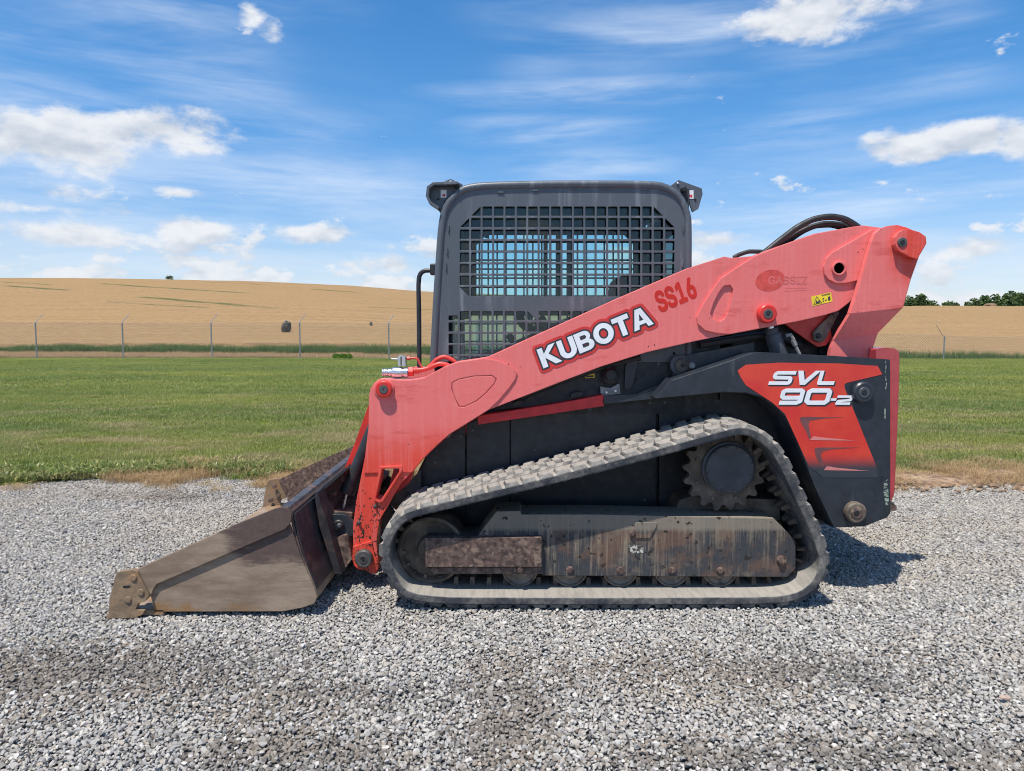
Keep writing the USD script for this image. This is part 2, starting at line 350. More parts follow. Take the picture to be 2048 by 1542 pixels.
    for (x0, y0, x1, y1, wd) in FIELD_LINES:      # lines of green weeds along the old rows
        L = math.hypot(x1 - x0, y1 - y0); tx, ty = (x1 - x0) / L, (y1 - y0) / L
        a = g.m('add', g.m('multiply', sp.x, tx), g.m('multiply_add', sp.y, ty, -(x0 * tx + y0 * ty))); b = g.m('add', g.m('multiply', sp.x, -ty), g.m('multiply_add', sp.y, tx, x0 * ty - y0 * tx))
        b = g.m('absolute', g.m('add', b, g.m('multiply', g.m('subtract', g1, .5), 6.0)))
        m = g.m('multiply', g.ss(b, wd * .35, wd, 1.0, 0.0), g.m('multiply', g.ss(a, 0, L * .12), g.ss(a, L * .85, L, 1.0, 0.0)))
        lines = m if lines is None else g.m('maximum', lines, m)
    c = g.mix(g.m('multiply', lines, g.ss(g.noise(g.mapv(p, (.12, .12, 0)), 1.0, 4, .7), .30, .55, .1, .85)), c, (.075, .095, .030))
    nn = g.n('bump', height=r2, strength=.7, distance=.25).normal
    MATS['stubble'] = g.build('stubble', g.n('principled_bsdf', base_color=c, roughness=.95, specular_ior_level=.1, normal=nn).BSDF)
def fpt(u, v):
    xc, yc = (u - CX) / F, -(v - CY) / F
    dy = math.cos(PITCH) + yc * math.sin(PITCH); t = (-math.sin(PITCH) + yc * math.cos(PITCH)) / dy; a = xc / dy
    ys_ = np.linspace(60, 229, 1500); d = CAMZ + ys_ * t - field_h(a * ys_, ys_); k = int(np.argmin(np.abs(d))); return a * ys_[k], ys_[k]
FIELD_LINES = [(*fpt(0, 571), *fpt(146, 582), 1.6), (*fpt(0, 563), *fpt(110, 570), 1.0), (*fpt(280, 592), *fpt(560, 618), 1.5), (*fpt(190, 566), *fpt(520, 588), 1.6), (*fpt(210, 603), *fpt(430, 616), .7), (*fpt(620, 578), *fpt(720, 586), 1.6), (*fpt(730, 614), *fpt(880, 620), 1.0), (*fpt(400, 563), *fpt(540, 570), 1.2)]
mat_grass()
xs = np.linspace(-14, 14, 120); ys = np.linspace(-10, 7.4, 80)
tag(obj('gravel_yard', sheet(xs, ys, gh, -0.004), 'gravel_base', smooth=True), 'grey gravel yard under the machine', None, None, 'structure')
v, f = sheet(np.linspace(-60, 60, 400), np.r_[np.linspace(6.0, 9, 40), np.linspace(9.2, 36.6, 120)], lawn_h, 0.0)
e = lawn_edge(v[:, 0]); v[:, 2] = np.where(v[:, 1] < e - .02, v[:, 2] - 0.06, v[:, 2])
tag(obj('lawn', (v, f), 'lawn_soil', smooth=True), 'mown lawn between the gravel and the fence', None, None, 'structure')
a_ = np.linspace(-1.9, 1.9, 260); yy = np.r_[np.linspace(36.0, 60, 40), np.linspace(61, 300, 200), np.linspace(310, 900, 30)]
A, Yg = np.meshgrid(a_, yy); X = A * Yg
zf = field_h(X, Yg); zf = np.where(Yg < 38, np.minimum(zf, lawn_h(X, np.minimum(Yg, 36.6)) - 0.02), zf)
nx = len(a_); i, j = np.meshgrid(np.arange(len(yy) - 1), np.arange(nx - 1), indexing='ij'); q = (i * nx + j).ravel()
tag(obj('stubble_field', (np.c_[X.ravel(), Yg.ravel(), zf.ravel()], np.vstack([np.c_[q, q + 1, q + nx + 1], np.c_[q, q + nx + 1, q + nx]])), 'stubble', smooth=True), 'harvested golden stubble field rising to a low hill', None, None, 'structure')

# ---------------------------------------------------------------- instanced stuff
def instancer(name, protos, pos, yaw, scale, idx, label, tilt=None, per=5):
    path = '/World/' + name
    pi = UsdGeom.PointInstancer.Define(stage, path)
    ps = []
    for k, (m, mat) in enumerate(protos):
        pth = path + '/' + numbered(path, 'source')
        mm = usdkit.mesh(stage, pth, m, MATS[mat], smooth=False); ps.append(pth); islands(mm, len(m[0]), per)
    pi.CreatePrototypesRel().SetTargets([Sdf.Path(x) for x in ps])
    n = len(pos); pi.CreatePositionsAttr(Vt.Vec3fArray.FromNumpy(np.asarray(pos, np.float32)))
    q = np.zeros((n, 4)); q[:, 0] = np.cos(yaw / 2); q[:, 3] = np.sin(yaw / 2)      # w,x,y,z
    if tilt is not None:
        tx, ty = tilt; t = np.stack([np.ones(n), ty / 2, -tx / 2, np.zeros(n)], 1); t /= np.linalg.norm(t, axis=1, keepdims=True)
        w1, x1, y1, z1 = t.T; w2, x2, y2, z2 = q.T
        q = np.stack([w1 * w2 - x1 * x2 - y1 * y2 - z1 * z2, w1 * x2 + x1 * w2 + y1 * z2 - z1 * y2, w1 * y2 - x1 * z2 + y1 * w2 + z1 * x2, w1 * z2 + x1 * y2 - y1 * x2 + z1 * w2], 1)
    pi.CreateOrientationsAttr(Vt.QuathArray([Gf.Quath(float(a), float(b), float(c), float(d)) for a, b, c, d in q]))
    pi.CreateScalesAttr(Vt.Vec3fArray.FromNumpy(np.asarray(scale, np.float32)))
    pi.CreateProtoIndicesAttr(Vt.IntArray.FromNumpy(np.asarray(idx, np.int32)))
    return tag(pi.GetPrim(), label, None, None, 'stuff')

def stone_tile(seed, size=0.42, pitch=0.0116):
    r = np.random.default_rng(seed)
    from scipy.spatial import ConvexHull
    shapes = []
    for k in range(24):
        p = r.normal(size=(11, 3)); p /= np.linalg.norm(p, axis=1, keepdims=True); p *= r.uniform(.8, 1.1, (11, 1)); p *= np.array([1.10, .98, .88])
        h = ConvexHull(p)
        while len(h.vertices) < 11: p = r.normal(size=(11, 3)); p /= np.linalg.norm(p, axis=1, keepdims=True); p *= r.uniform(.88, 1.08, (11, 1)); p *= np.array([1.10, .98, .88]); h = ConvexHull(p)
        f = h.simplices.copy()
        nrm = np.cross(p[f[:, 1]] - p[f[:, 0]], p[f[:, 2]] - p[f[:, 0]]); fl = (nrm * p[f].mean(1)).sum(1) < 0; f[fl] = f[fl][:, ::-1]
        shapes.append((p, f))
    n = int(size / pitch); V, FF, o = [], [], 0
    for i in range(n):
        for j in range(n):
            p, f = shapes[r.integers(24)]
            s = np.clip(r.lognormal(math.log(.0076), .27), .0044, .0145)
            ang = r.uniform(0, 2 * math.pi); tl = r.normal(0, .35); ca, sa = math.cos(ang), math.sin(ang); ct, st = math.cos(tl), math.sin(tl)
            R = np.array([[ca, -sa, 0], [sa, ca, 0], [0, 0, 1]]) @ np.array([[1, 0, 0], [0, ct, -st], [0, st, ct]])
            q = (p * s) @ R.T + [(i + .5 + r.normal(0, .32)) * pitch - size / 2, (j + .5 + r.normal(0, .32)) * pitch - size / 2, r.uniform(-.004, .007) + s * .3]
            V.append(q); FF.append(f + o); o += len(p)
    return np.vstack(V), np.vstack(FF)
tiles = [(stone_tile(100 + k), 'gravel_stone') for k in range(6)]
pos, til = [], []
T = 0.41
for iy in range(-2, 18):
    for ix in range(-20, 21):
        x, y = ix * T, 0.9 + iy * T * 1.0
        if abs(x) > 0.75 * y + 1.2 or y > lawn_edge(x) + .25: continue
        e = .15; z = float(gh(x, y)); tx = float(gh(x + e, y) - gh(x - e, y)) / (2 * e); ty = float(gh(x, y + e) - gh(x, y - e)) / (2 * e)
        pos.append((x, y, z)); til.append((tx, ty))
pos = np.array(pos); til = np.array(til); n = len(pos)
instancer('gravel', tiles, pos, RNG.integers(0, 4, n) * math.pi / 2, np.ones((n, 3)), RNG.integers(0, 6, n), 'loose grey crushed stone covering the yard', (til[:, 0], til[:, 1]), per=11)

def blade_patch(seed, n, size, h, wdt, lean=.5, curl=.5):
    r = np.random.default_rng(seed); V, FF = [], []
    for k in range(n):
        x, y = r.uniform(-size / 2, size / 2, 2); a = r.uniform(0, 2 * math.pi); hh = h * r.uniform(.45, 1.2); w = wdt * r.uniform(.6, 1.3)
        d = np.array([math.cos(a), math.sin(a), 0]); s = np.array([-math.sin(a), math.cos(a), 0]); l = r.uniform(.05, lean)
        b = np.array([x, y, 0]); m = b + d * hh * l * .35 + [0, 0, hh * .55]; t = b + d * hh * (l * (1 + curl)) + [0, 0, hh * (1 - .35 * l)]
        o = len(V); V += [b - s * w / 2, b + s * w / 2, m + s * w * .4, m - s * w * .4, t]; FF += [[o, o + 1, o + 2], [o, o + 2, o + 3], [o + 3, o + 2, o + 4]]
    return np.array(V), np.array(FF)
gp = [(blade_patch(200 + k, 420, .34, .052, .0042, .9, .6), 'grass_blade') for k in range(4)]
pos, sc = [], []
def fill(y0, y1, step, s, zs, off=0):
    ny = int((y1 - y0) / step)
    for i in range(ny):
        y = y0 + i * step; half = .74 * y + 1.0; nxx = int(2 * half / step)
        xx = -half + (np.arange(nxx) + RNG.uniform(0, 1, nxx)) * step; yv = y + RNG.uniform(-.5, .5, nxx) * step
        ok = (yv > lawn_edge(xx) + .05) & (yv < 34.6)
        for x_, y_ in zip(xx[ok], yv[ok]): pos.append((x_, y_, 0)); sc.append((s, s, zs * RNG.uniform(.75, 1.25)))
fill(6.3, 10, .20, 1.0, 1.0); fill(10, 16, .30, 1.35, 1.1); fill(16, 34.6, .5, 2.2, 1.3)
pos = np.array(pos); pos[:, 2] = lawn_h(pos[:, 0], pos[:, 1]) - .004; n = len(pos)
instancer('lawn_grass', gp, pos, RNG.uniform(0, 6.28, n), np.array(sc), RNG.integers(0, 4, n), 'short mown green grass with dry patches')
# dead grass along the edge of the gravel
dp = [(blade_patch(300 + k, 130, .26, .10, .0035, 1.1, .7), 'dead_blade') for k in range(3)]
pos, sc = [], []
for k in range(2200):
    x = RNG.uniform(-7, 7); e = float(lawn_edge(x)); y = e + RNG.normal(0, .20)
    d = float(np.interp(x, [-7, -5, -4.5, -4.1, -3.5, -3.2, -2.2, -1.2, 3.2, 4.2, 4.5, 7], [1, 1, .8, .15, .3, .7, .9, .8, .7, .5, .9, 1]))
    d *= 1.6 * float(np.clip((meshkit.fbm(np.array([x * 1.6, 3.0, 0]), 3, 21) - .30) * 4, .06, 1))
    if RNG.uniform() > d: continue
    pos.append((x, y, max(float(gh(x, y)), float(lawn_h(x, y))) - .006)); s = RNG.uniform(.6, 1.0); sc.append((s, s, s * RNG.uniform(.5, 1.15)))
n = len(pos)
instancer('dead_grass', dp, pos, RNG.uniform(0, 6.28, n), sc, RNG.integers(0, 3, n), 'dry straw coloured grass along the edge of the gravel')
# broad weeds in the lawn edge
wp = [(blade_patch(350 + k, 60, .22, .07, .016, 1.2, .5), 'grass_blade') for k in range(2)]
pos = []
for k in range(120):
    x = RNG.normal(-3.6, .9); pos.append((x, float(lawn_edge(x)) + abs(RNG.normal(.15, .18)), .02))
n = len(pos); instancer('lawn_weeds', wp, pos, RNG.uniform(0, 6.28, n), np.ones((n, 3)) * RNG.uniform(.7, 1.2, (n, 1)), RNG.integers(0, 2, n), 'broad leaved weeds at the lawn edge')
# tall green weeds and straw behind the fence
tp = [(blade_patch(400 + k, 120, 1.2, .62, .030, .7, .5), 'weed_blade') for k in range(3)]
pos, sc = [], []
for k in range(2600):
    a = RNG.uniform(-.95, .95)
    Ys = np.interp(a, [-.95, -.7, -.2, .4, .95], [47.5, 47.5, 44, 40, 39.5]) + RNG.normal(0, .9 if a < .2 else .8)
    x = a * Ys; thin = float(meshkit.fbm(np.array([x * .25, 0, 0]), 3, 2))
    if thin < .36 and RNG.uniform() < .7: continue
    pos.append((x, Ys, float(field_h(x, Ys)) - .05)); s = RNG.uniform(.8, 1.2); sc.append((s, s, s * RNG.uniform(.55, 1.15) * (0.9 if a < -.2 else float(np.interp(a, [-.2, .3, .9], [.95, 1.35, 1.55])))))
n = len(pos)
instancer('tall_weeds', tp, pos, RNG.uniform(0, 6.28, n), sc, RNG.integers(0, 3, n), 'strip of tall green weeds behind the fence')
tp = [(blade_patch(420 + k, 120, 1.2, .22, .016, 1.1, .5), 'straw_blade') for k in range(3)]
pos, sc = [], []
for k in range(4200):
    a = RNG.uniform(-.95, .95); Ys = 36.4 + RNG.uniform(0, 1) ** 1.2 * 22; x = a * Ys
    pos.append((x, Ys, float(field_h(x, Ys)) - .03)); s = RNG.uniform(.8, 1.2); sc.append((s, s, s * RNG.uniform(.5, 1.3)))
n = len(pos)
instancer('straw_stubble', tp, pos, RNG.uniform(0, 6.28, n), sc, RNG.integers(0, 3, n), 'straw coloured stubble and dry grass beyond the fence')

# ================================================================ materials of the machine
def mat_red():
    g = G(); p = g.pos(); sp = g.n('separate_xyz', vector=p)
    n1 = g.noise(p, 2.2, 6, .6); st = g.noise(g.mapv(p, (60, 60, 2.5)), 1.0, 4, .6); n3 = g.noise(p, 9, 6, .65)
    fade = g.ss(sp.z, .56, 1.00)                        # bleached by the weather on the upper arm, still red lower down the leg
    fade = g.m('add', fade, g.m('multiply', g.m('subtract', n1, .5), .75)); fade = g.m('add', fade, g.m('multiply', g.m('subtract', n3, .5), .3))
    fade = g.m('subtract', fade, g.m('multiply', g.ss(sp.x, 1.80, 2.02), g.ss(sp.z, 1.50, 1.72, 0, .9)))
    fade = g.ss(fade, .12, 1.0)
    c = g.mix(fade, (.68, .062, .036), (.75, .165, .150))
    c = g.mix(g.ss(st, .45, .7, 0, .25), c, (.80, .27, .255))
    c = g.mix(g.ss(g.noise(g.mapv(p, (3, 3, 12)), 1.0, 6, .7), .56, .68, 0, .5), c, (.54, .06, .045))
    chip = g.noise(p, 42, 3, .5); low = g.ss(sp.z, .40, .72, 0.0, .11)
    c = g.mix(g.ss(g.m('subtract', chip, low), .63, .65), c, (.035, .022, .018))
    ch2 = g.noise(g.mapv(p, (1, 1, .45), (4, 2, 1)), 95, 2, .5)
    c = g.mix(g.ss(g.m('subtract', ch2, g.ss(sp.z, .42, .62, 0.0, .22)), .62, .65), c, (.06, .03, .02))
    for sc, th, pr, lo in ((58, .24, .60, g.ss(sp.z, .40, .70, 1.0, 0.0)), (34, .15, .72, g.ss(sp.z, .50, .85, 1.0, 0.1))):
        vo = g.n('voronoi_texture', dimensions='3D', feature='f1', vector=p, scale=sc)
        on = g.ss(g.n('separate_xyz', vector=vo.color).x, pr, pr + .02)
        c = g.mix(g.m('multiply', g.m('multiply', g.ss(vo.distance, th * .75, th, .9, 0.0), on), lo), c, (.040, .020, .016))
    rust = g.noise(p, 11, 8, .7); rl = g.ss(sp.z, .22, .50, .0, .25)
    c = g.mix(g.ss(g.m('subtract', rust, rl), .55, .68, 0, .8), c, (.16, .075, .04))
    c = g.mix(g.ss(g.noise(g.mapv(p, (2, 2, 5), (3, 1, 7)), 2.2, 8, .75), .56, .72, 0, .30), c, (.42, .10, .075))
    bv = g.n('bevel', samples=4, radius=.006).bevel
    nn = g.n('bump', height=g.noise(p, 25, 5, .6), strength=.12, distance=.01, normal=bv).normal
    MATS['red_paint'] = g.build('red_paint', g.n('principled_bsdf', base_color=c, roughness=g.ss(n3, .3, .7, .38, .6), specular_ior_level=.4, normal=nn).BSDF)
mat_red()
def mat_decal():
    g = G(); p = g.pos(); sp = g.n('separate_xyz', vector=p)
    z0, z1 = W(1600, 940, 3.60)[1], W(1600, 905, 3.60)[1]
    n = g.noise(p, 8, 5, .6)
    c = g.mix(g.ss(n, .3, .7), (.60, .030, .022), (.66, .055, .028))
    f = g.ss(sp.z, z0, z1)
    c = g.mix(f, (.035, .042, .052), c)
    c = g.mix(g.ss(g.noise(g.mapv(p, (5, 5, 30)), 1.0, 6, .7), .64, .70, 0, .6), c, (.30, .02, .02))
    MATS['fender_decal'] = g.build('fender_decal', g.n('principled_bsdf', base_color=c, roughness=.35, coat_weight=.2).BSDF)
mat_decal()
def mat_rubber():
    g = G(); p = g.pos(); nm = g.n('separate_xyz', vector=g.n('geometry').normal)
    n1 = g.noise(p, 7, 7, .65); n2 = g.noise(p, 45, 5, .6)
    up = g.ss(nm.z, .05, .75)
    dust = g.m('add', g.m('add', .24, g.m('multiply', up, .85)), g.m('multiply', g.m('subtract', n1, .45), 1.3)); dust = g.ss(g.m('add', dust, g.m('multiply', g.m('subtract', n2, .5), .5)), .12, .85)
    band = g.noise(g.mapv(p, (50, 6, 30)), 1.0, 5, .7)
    dust = g.m('multiply', dust, g.ss(band, .3, .62, .7, 1.0))
    c = g.mix(dust, (.040, .043, .050), g.mix(g.noise(p, 3, 4), (.24, .222, .195), (.40, .365, .31)))
    nn = g.n('bump', height=g.noise(p, 70, 6, .65), strength=.5, distance=.006, normal=g.n('bevel', samples=4, radius=.005).bevel).normal
    MATS['rubber'] = g.build('rubber', g.n('principled_bsdf', base_color=c, roughness=.8, specular_ior_level=.25, normal=nn).BSDF)
mat_rubber()
def mat_bucket():
    g = G(); p = g.pos(); sp = g.n('separate_xyz', vector=p)
    n1 = g.noise(p, 2.4, 6, .6); n2 = g.noise(g.mapv(p, (3, 3, 22)), 1.0, 7, .65); n3 = g.noise(p, 35, 6, .7)
    mud = g.mix(g.ss(g.noise(g.mapv(p, (1.5, 1.5, 5)), 2.5, 8, .7), .3, .7), (.190, .135, .094), (.335, .252, .182))
    steel = g.mix(n3, (.060, .042, .038), (.150, .100, .082))
    xw = g.ss(sp.x, -1.62, -1.05); zw = g.ss(sp.z, .16, .40)
    e = g.m('add', g.m('multiply', g.m('multiply', xw, zw), 1.1), g.m('add', g.m('multiply', g.m('subtract', n1, .5), 1.1), g.m('multiply', g.m('subtract', n2, .5), 1.7)))
    c = g.mix(g.ss(e, .22, .60), mud, steel)
    low = g.ss(sp.z, .02, .10, .16, 0)
    c = g.mix(g.ss(g.m('add', g.noise(p, 5, 7, .75), low), .62, .76, 0, .7), c, (.26, .125, .035))
    c = g.mix(g.ss(g.noise(g.mapv(p, (1.2, 1.2, 3)), 9, 8, .75), .58, .74, 0, .35), c, (.10, .075, .055))
    nn = g.n('bump', height=g.m('add', n3, n2), strength=.25, distance=.006, normal=g.n('bevel', samples=4, radius=.004).bevel).normal
    MATS['muddy_steel'] = g.build('muddy_steel', g.n('principled_bsdf', base_color=c, roughness=.75, specular_ior_level=.3, normal=nn).BSDF)
mat_bucket()
def mat_rail():
    g = G(); p = g.pos(); sp = g.n('separate_xyz', vector=p)
    st = g.noise(g.mapv(p, (48, 48, 3.4)), 1.0, 6, .7); n1 = g.noise(p, 5, 6, .65); n2 = g.noise(p, 60, 5, .6); fine = g.noise(g.mapv(p, (120, 120, 6)), 1.0, 3)
    c = g.mix(n2, (.030, .034, .040), (.062, .064, .068))
    c = g.mix(g.ss(n1, .46, .62), c, (.125, .075, .055))
    top = g.ss(sp.z, .20, .36, -.02, .06)
    c = g.mix(g.ss(g.m('add', g.m('add', st, top), g.m('multiply', g.m('subtract', fine, .5), .5)), .47, .72, 0, 1.0), c, g.mix(g.ss(g.noise(p, 3.5, 6, .7), .38, .60, .15, .75), c, (.30, .235, .165)))
    c = g.mix(g.ss(g.noise(g.mapv(p, (1, 1, 1.4), (5, 0, 2)), 7, 8, .72), .54, .66, 0, .7), c, (.17, .130, .095))
    zt = W(1300, 1062, 3.49)[1]
    c = g.mix(g.ss(sp.z, zt - .01, zt + .02, 0, .75), c, (.25, .215, .165))
    c = g.mix(g.ss(g.noise(g.mapv(p, (1, 1, 1), (2, 7, 1)), 30, 3, .5), .64, .68), c, (.03, .025, .02))
    nn = g.n('bump', height=n2, strength=.3, distance=.004, normal=g.n('bevel', samples=4, radius=.005).bevel).normal
    MATS['dirty_rail'] = g.build('dirty_rail', g.n('principled_bsdf', base_color=c, roughness=.7, specular_ior_level=.3, normal=nn).BSDF)
mat_rail()
def mat_cab():
    g = G(); p = g.pos()
    st = g.noise(g.mapv(p, (16, 16, 1.6)), 1.0, 7, .65); n1 = g.noise(p, 3, 5, .6)
    c = g.mix(n1, (.068, .078, .090), (.098, .110, .126))
    c = g.mix(g.ss(st, .52, .74, 0, .6), c, (.24, .26, .29))
    c = g.mix(g.ss(g.noise(p, 130, 2), .74, .78, 0, .7), c, (.3, .31, .33))
    MATS['cab_paint'] = g.build('cab_paint', g.n('principled_bsdf', base_color=c, roughness=g.ss(st, .3, .7, .32, .5), specular_ior_level=.5, normal=g.n('bevel', samples=4, radius=.004).bevel).BSDF)
    g = G()
    fr = g.n('fresnel', IOR=1.45).fac
    mx = g.n('mix_closure', fac=fr, closure1=g.n('transparent_bsdf', color=(.79, .93, .955)).BSDF, closure2=g.n('glossy_bsdf', color=(.9, .9, .9), roughness=.02).BSDF)
    MATS['tinted_glass'] = g.build('tinted_glass', mx.closure)
mat_cab()
simple('navy_paint', (.022, .027, .035), .38, var=.2, dirt=(.10, .11, .12), dirt_th=(.60, .85), dirt_scale=4, bevel=.004, stretch=(6, 6, 1))
simple('black_panel', (.017, .019, .023), .5, var=.25, dirt=(.085, .075, .065), dirt_th=(.56, .80), dirt_scale=5, bevel=.003)
simple('black_plastic', (.013, .013, .014), .5, bevel=.002)
simple('hose_black', (.018, .017, .017), .55, bumpy=.3)
simple('interior_dark', (.030, .033, .037), .8)
simple('cast_iron', (.115, .088, .066), .7, var=.4, dirt=(.20, .16, .11), dirt_th=(.52, .68), dirt_scale=14, bevel=.003, bumpy=.5)
simple('worn_iron', (.20, .165, .13), .55, var=.4, dirt=(.07, .055, .045), dirt_th=(.5, .68), dirt_scale=14, bevel=.003, bumpy=.4)
simple('rusty_steel', (.095, .060, .048), .75, var=.6, vscale=40, dirt=(.24, .165, .12), dirt_th=(.50, .66), dirt_scale=30, bevel=.003, bumpy=.5)
simple('hub_grey', (.060, .066, .075), .5, var=.25, dirt=(.15, .13, .11), dirt_th=(.55, .75), dirt_scale=8, bevel=.003)
simple('zinc', (.62, .63, .64), .28, .9, var=.15, bevel=.002)
simple('chrome_rod', (.55, .55, .56), .15, 1.0, var=.05)
simple('galvanised', (.34, .36, .38), .45, .5, var=.2)
simple('dull_zinc', (.26, .25, .23), .6, var=.3)
simple('fence_wire', (.16, .15, .14), .6)
simple('hose_red', (.60, .060, .045), .4, var=.1)
simple('bright_red', (.60, .030, .022), .35, var=.12, bevel=.003)
simple('dark_red', (.52, .020, .024), .45, var=.15, dirt=(.5, .25, .25), dirt_th=(.66, .74), dirt_scale=20, stretch=(1, 1, 4), bevel=.003)
simple('door_red', (.42, .055, .060), .28, var=.12, bevel=.004, coat=.3)
simple('letter_white', (.78, .79, .80), .4, var=.06)
simple('letter_dark', (.030, .034, .042), .5, var=.1)
simple('decal_red', (.58, .035, .028), .4, var=.08)
simple('number_red', (.56, .016, .005), .45, var=.08)
simple('ghost_red', (.715, .148, .134), .5, var=.15)
simple('faded_red', (.60, .070, .055), .45, var=.15, vscale=40)
simple('label_yellow', (.80, .58, .03), .45, var=.1)
simple('label_old', (.35, .24, .04), .6, var=.4, vscale=60)
simple('label_white', (.75, .75, .74), .45, var=.05)
simple('boss_grey', (.075, .072, .070), .6, var=.3, bevel=.003)
simple('band_pink', (.60, .20, .18), .5, var=.1)
simple('streak_grey', (.16, .06, .06), .45, var=.15)

# ================================================================ the track loader
ROOT = thing('track_loader', (W(1200, 1215, 3.38)[0], YC, 0.0), 'weathered red and black compact track loader with a muddy front bucket resting on the gravel', 'track loader')
ARM_Y = 3.68
arm_out = [(738, 810), (738, 792), (741, 778), (749, 765), (762, 757.5), (776, 757), (789, 759), (815, 759.5), (832, 758), (849, 754.6), (863, 747), (889, 733), (916, 723), (959, 717), (976, 714), (1095, 660), (1236, 596.5), (1378, 535.5), (1448, 513), (1464, 516), (1506, 512), (1541, 498), (1628, 467.5), (1702, 454), (1724, 451), (1762, 456), (1765, 520), (1735, 580), (1714, 588), (1697, 605), (1675, 622), (1650, 630), (1604, 641), (1555, 650.7), (1457, 669), (1391, 682), (1295, 704), (1202, 733), (1131, 760), (1036, 797), (978, 819.5), (955, 834), (926, 852), (900, 868), (874, 891), (848, 916.6), (826, 942.6), (803, 965), (787, 991), (771, 1020), (759, 1040), (754.6, 1069), (753, 1088), (756, 1114), (758, 1134), (752, 1147), (742, 1146), (733, 1140), (718, 1138), (709, 1131), (705, 1118), (706, 1092), (706, 1053), (712, 1004), (720.5, 962), (730, 913), (737, 855)]
arm_p = PG(arm_out, ARM_Y, r=.006)
leg_hole = PG([(262, 792), (368, 790), (366, 812), (258, 978), (246, 988), (222, 975)], ARM_Y, 2, .004)
rear_hole = Point(*W(*C(6, 1298, 478), ARM_Y)).buffer(.027)
arm_p = arm_p.difference(leg_hole).difference(rear_hole)
def arm_side(far):
    M = (lambda m: mirror(m)) if far else (lambda m: m)
    side = 'far ' if far else ''
    arm = obj('loader_arm', M(plate(arm_p, ARM_Y, ARM_Y + .10)), 'red_paint', ROOT)
    # front doubler with its pressed triangle
    fr = PG([(160, 400), (175, 300), (240, 232), (700, 140), (880, 112), (980, 128), (1055, 160), (1092, 200), (1082, 240), (1040, 300), (980, 370), (915, 432), (760, 535), (600, 655), (450, 815), (150, 820)], ARM_Y, 2).intersection(PG(arm_out, ARM_Y, r=.006).buffer(-.002))
    tri = PG([(690, 262), (730, 240), (830, 220), (940, 217), (968, 240), (950, 275), (900, 330), (840, 380), (770, 412), (735, 412), (710, 365), (688, 300)], ARM_Y, 2, .004)
    frame = fr.difference(tri).difference(leg_hole)
    obj('front_doubler', M(plate(frame, ARM_Y - .007, ARM_Y - .0005)), 'red_paint', arm)
    obj('pressed_panel', M(plate(tri.buffer(-.004), ARM_Y - .006, ARM_Y - .0005)), 'red_paint', arm)
    rr = PG([(600, 383), (480, 460), (330, 560), (270, 640), (180, 780), (130, 880), (140, 930), (200, 985), (300, 1010), (420, 1018), (1000, 905), (1290, 832), (1700, 500), (1700, 100), (1100, 180)], ARM_Y, 6, .004).intersection(PG(arm_out, ARM_Y, r=.006).buffer(-.0015))
    slot = PG([(352, 622), (405, 615), (430, 650), (420, 720), (390, 830), (360, 890), (320, 915), (262, 893), (242, 850), (270, 760), (310, 680)], ARM_Y, 6, .004)
    obj('rear_doubler', M(plate(rr.difference(slot).difference(rear_hole), ARM_Y - .012, ARM_Y - .0005)), 'red_paint', arm)
    bo = PG([(1720, 160), (1550, 165), (1400, 255), (1230, 350), (1180, 400), (1160, 470), (1165, 525), (1200, 572), (1260, 602), (1330, 602), (1480, 570), (1720, 500)], ARM_Y, 6, .003).intersection(PG(arm_out, ARM_Y, r=.006).buffer(-.001))
    obj('pivot_doubler', M(plate(bo.difference(rear_hole), ARM_Y - .026, ARM_Y - .0125)), 'red_paint', arm)
    x, z = W(*C(6, 1298, 478), ARM_Y - .026)
    rg = lathe([(.027, 0), (.027, .010), (.036, .010), (.036, 0)], (x, ARM_Y - .0265, z)); obj('pivot_ring', M(rg), 'red_paint', arm, smooth=30)
    # leg window rim
    rim = PG([(248, 778), (383, 772), (388, 800), (268, 992), (246, 1003), (208, 985)], ARM_Y, 2, .004).difference(leg_hole)
    obj('window_rim', M(plate(rim, ARM_Y - .014, ARM_Y + .001)), 'red_paint', arm)
    shoe = PG([(805, 870), (1110, 775), (1130, 900), (1220, 1150), (1190, 1295), (1110, 1285), (1010, 1230), (900, 1220), (830, 1170), (810, 1100)], ARM_Y, 10).intersection(PG(arm_out, ARM_Y, r=.006).buffer(-.0015))
    obj('foot_doubler', M(plate(shoe, ARM_Y - .010, ARM_Y - .0005)), 'red_paint', arm)
    return arm, M
arm, _ = arm_side(False)
def pin(u, v, k, rb, rc, rh, Y, parent, cap='bright_red', ctr='boss_grey', out=.03):
    obj('pin_boss', disc(u, v, rb, Y - out, Y - .0005, k, .006), cap, parent, smooth=30)
    x, z = W(*C(k, u, v), Y - out); s = W(*C(k, u + 1, v), Y - out)[0] - x
    pc = lathe([(rc * s, -.004), (rc * s, .003), (rh * s * 1.05, .003), (rh * s, .0005)], (x, Y - out, z), n=24)
    obj('pin_end', pc, ctr, parent, smooth=30)
    obj('pin_socket', lathe([(rh * s * .7, 0), (rh * s * .7, .0015)], (x, Y - out - .003, z), n=12), 'black_plastic', parent)
b0 = obj('pin_collar', disc(270, 300, 64, ARM_Y - .016, ARM_Y - .0075, 2, .005), 'red_paint', arm, smooth=30)
pin(268, 304, 2, 52, 27, 5, ARM_Y - .008, arm, out=.034)
pin(722, 850, 6, 76, 38, 20, ARM_Y - .012, arm, out=.038)
pin(975, 1070, 10, 138, 60, 40, ARM_Y - .010, arm, cap='boss_grey', ctr='boss_grey', out=.030)
for u, v in ((1160, 250), (905, 505)): obj('arm_bolt', hexbolt(u, v, 22, ARM_Y, 10, .014), 'boss_grey', arm)
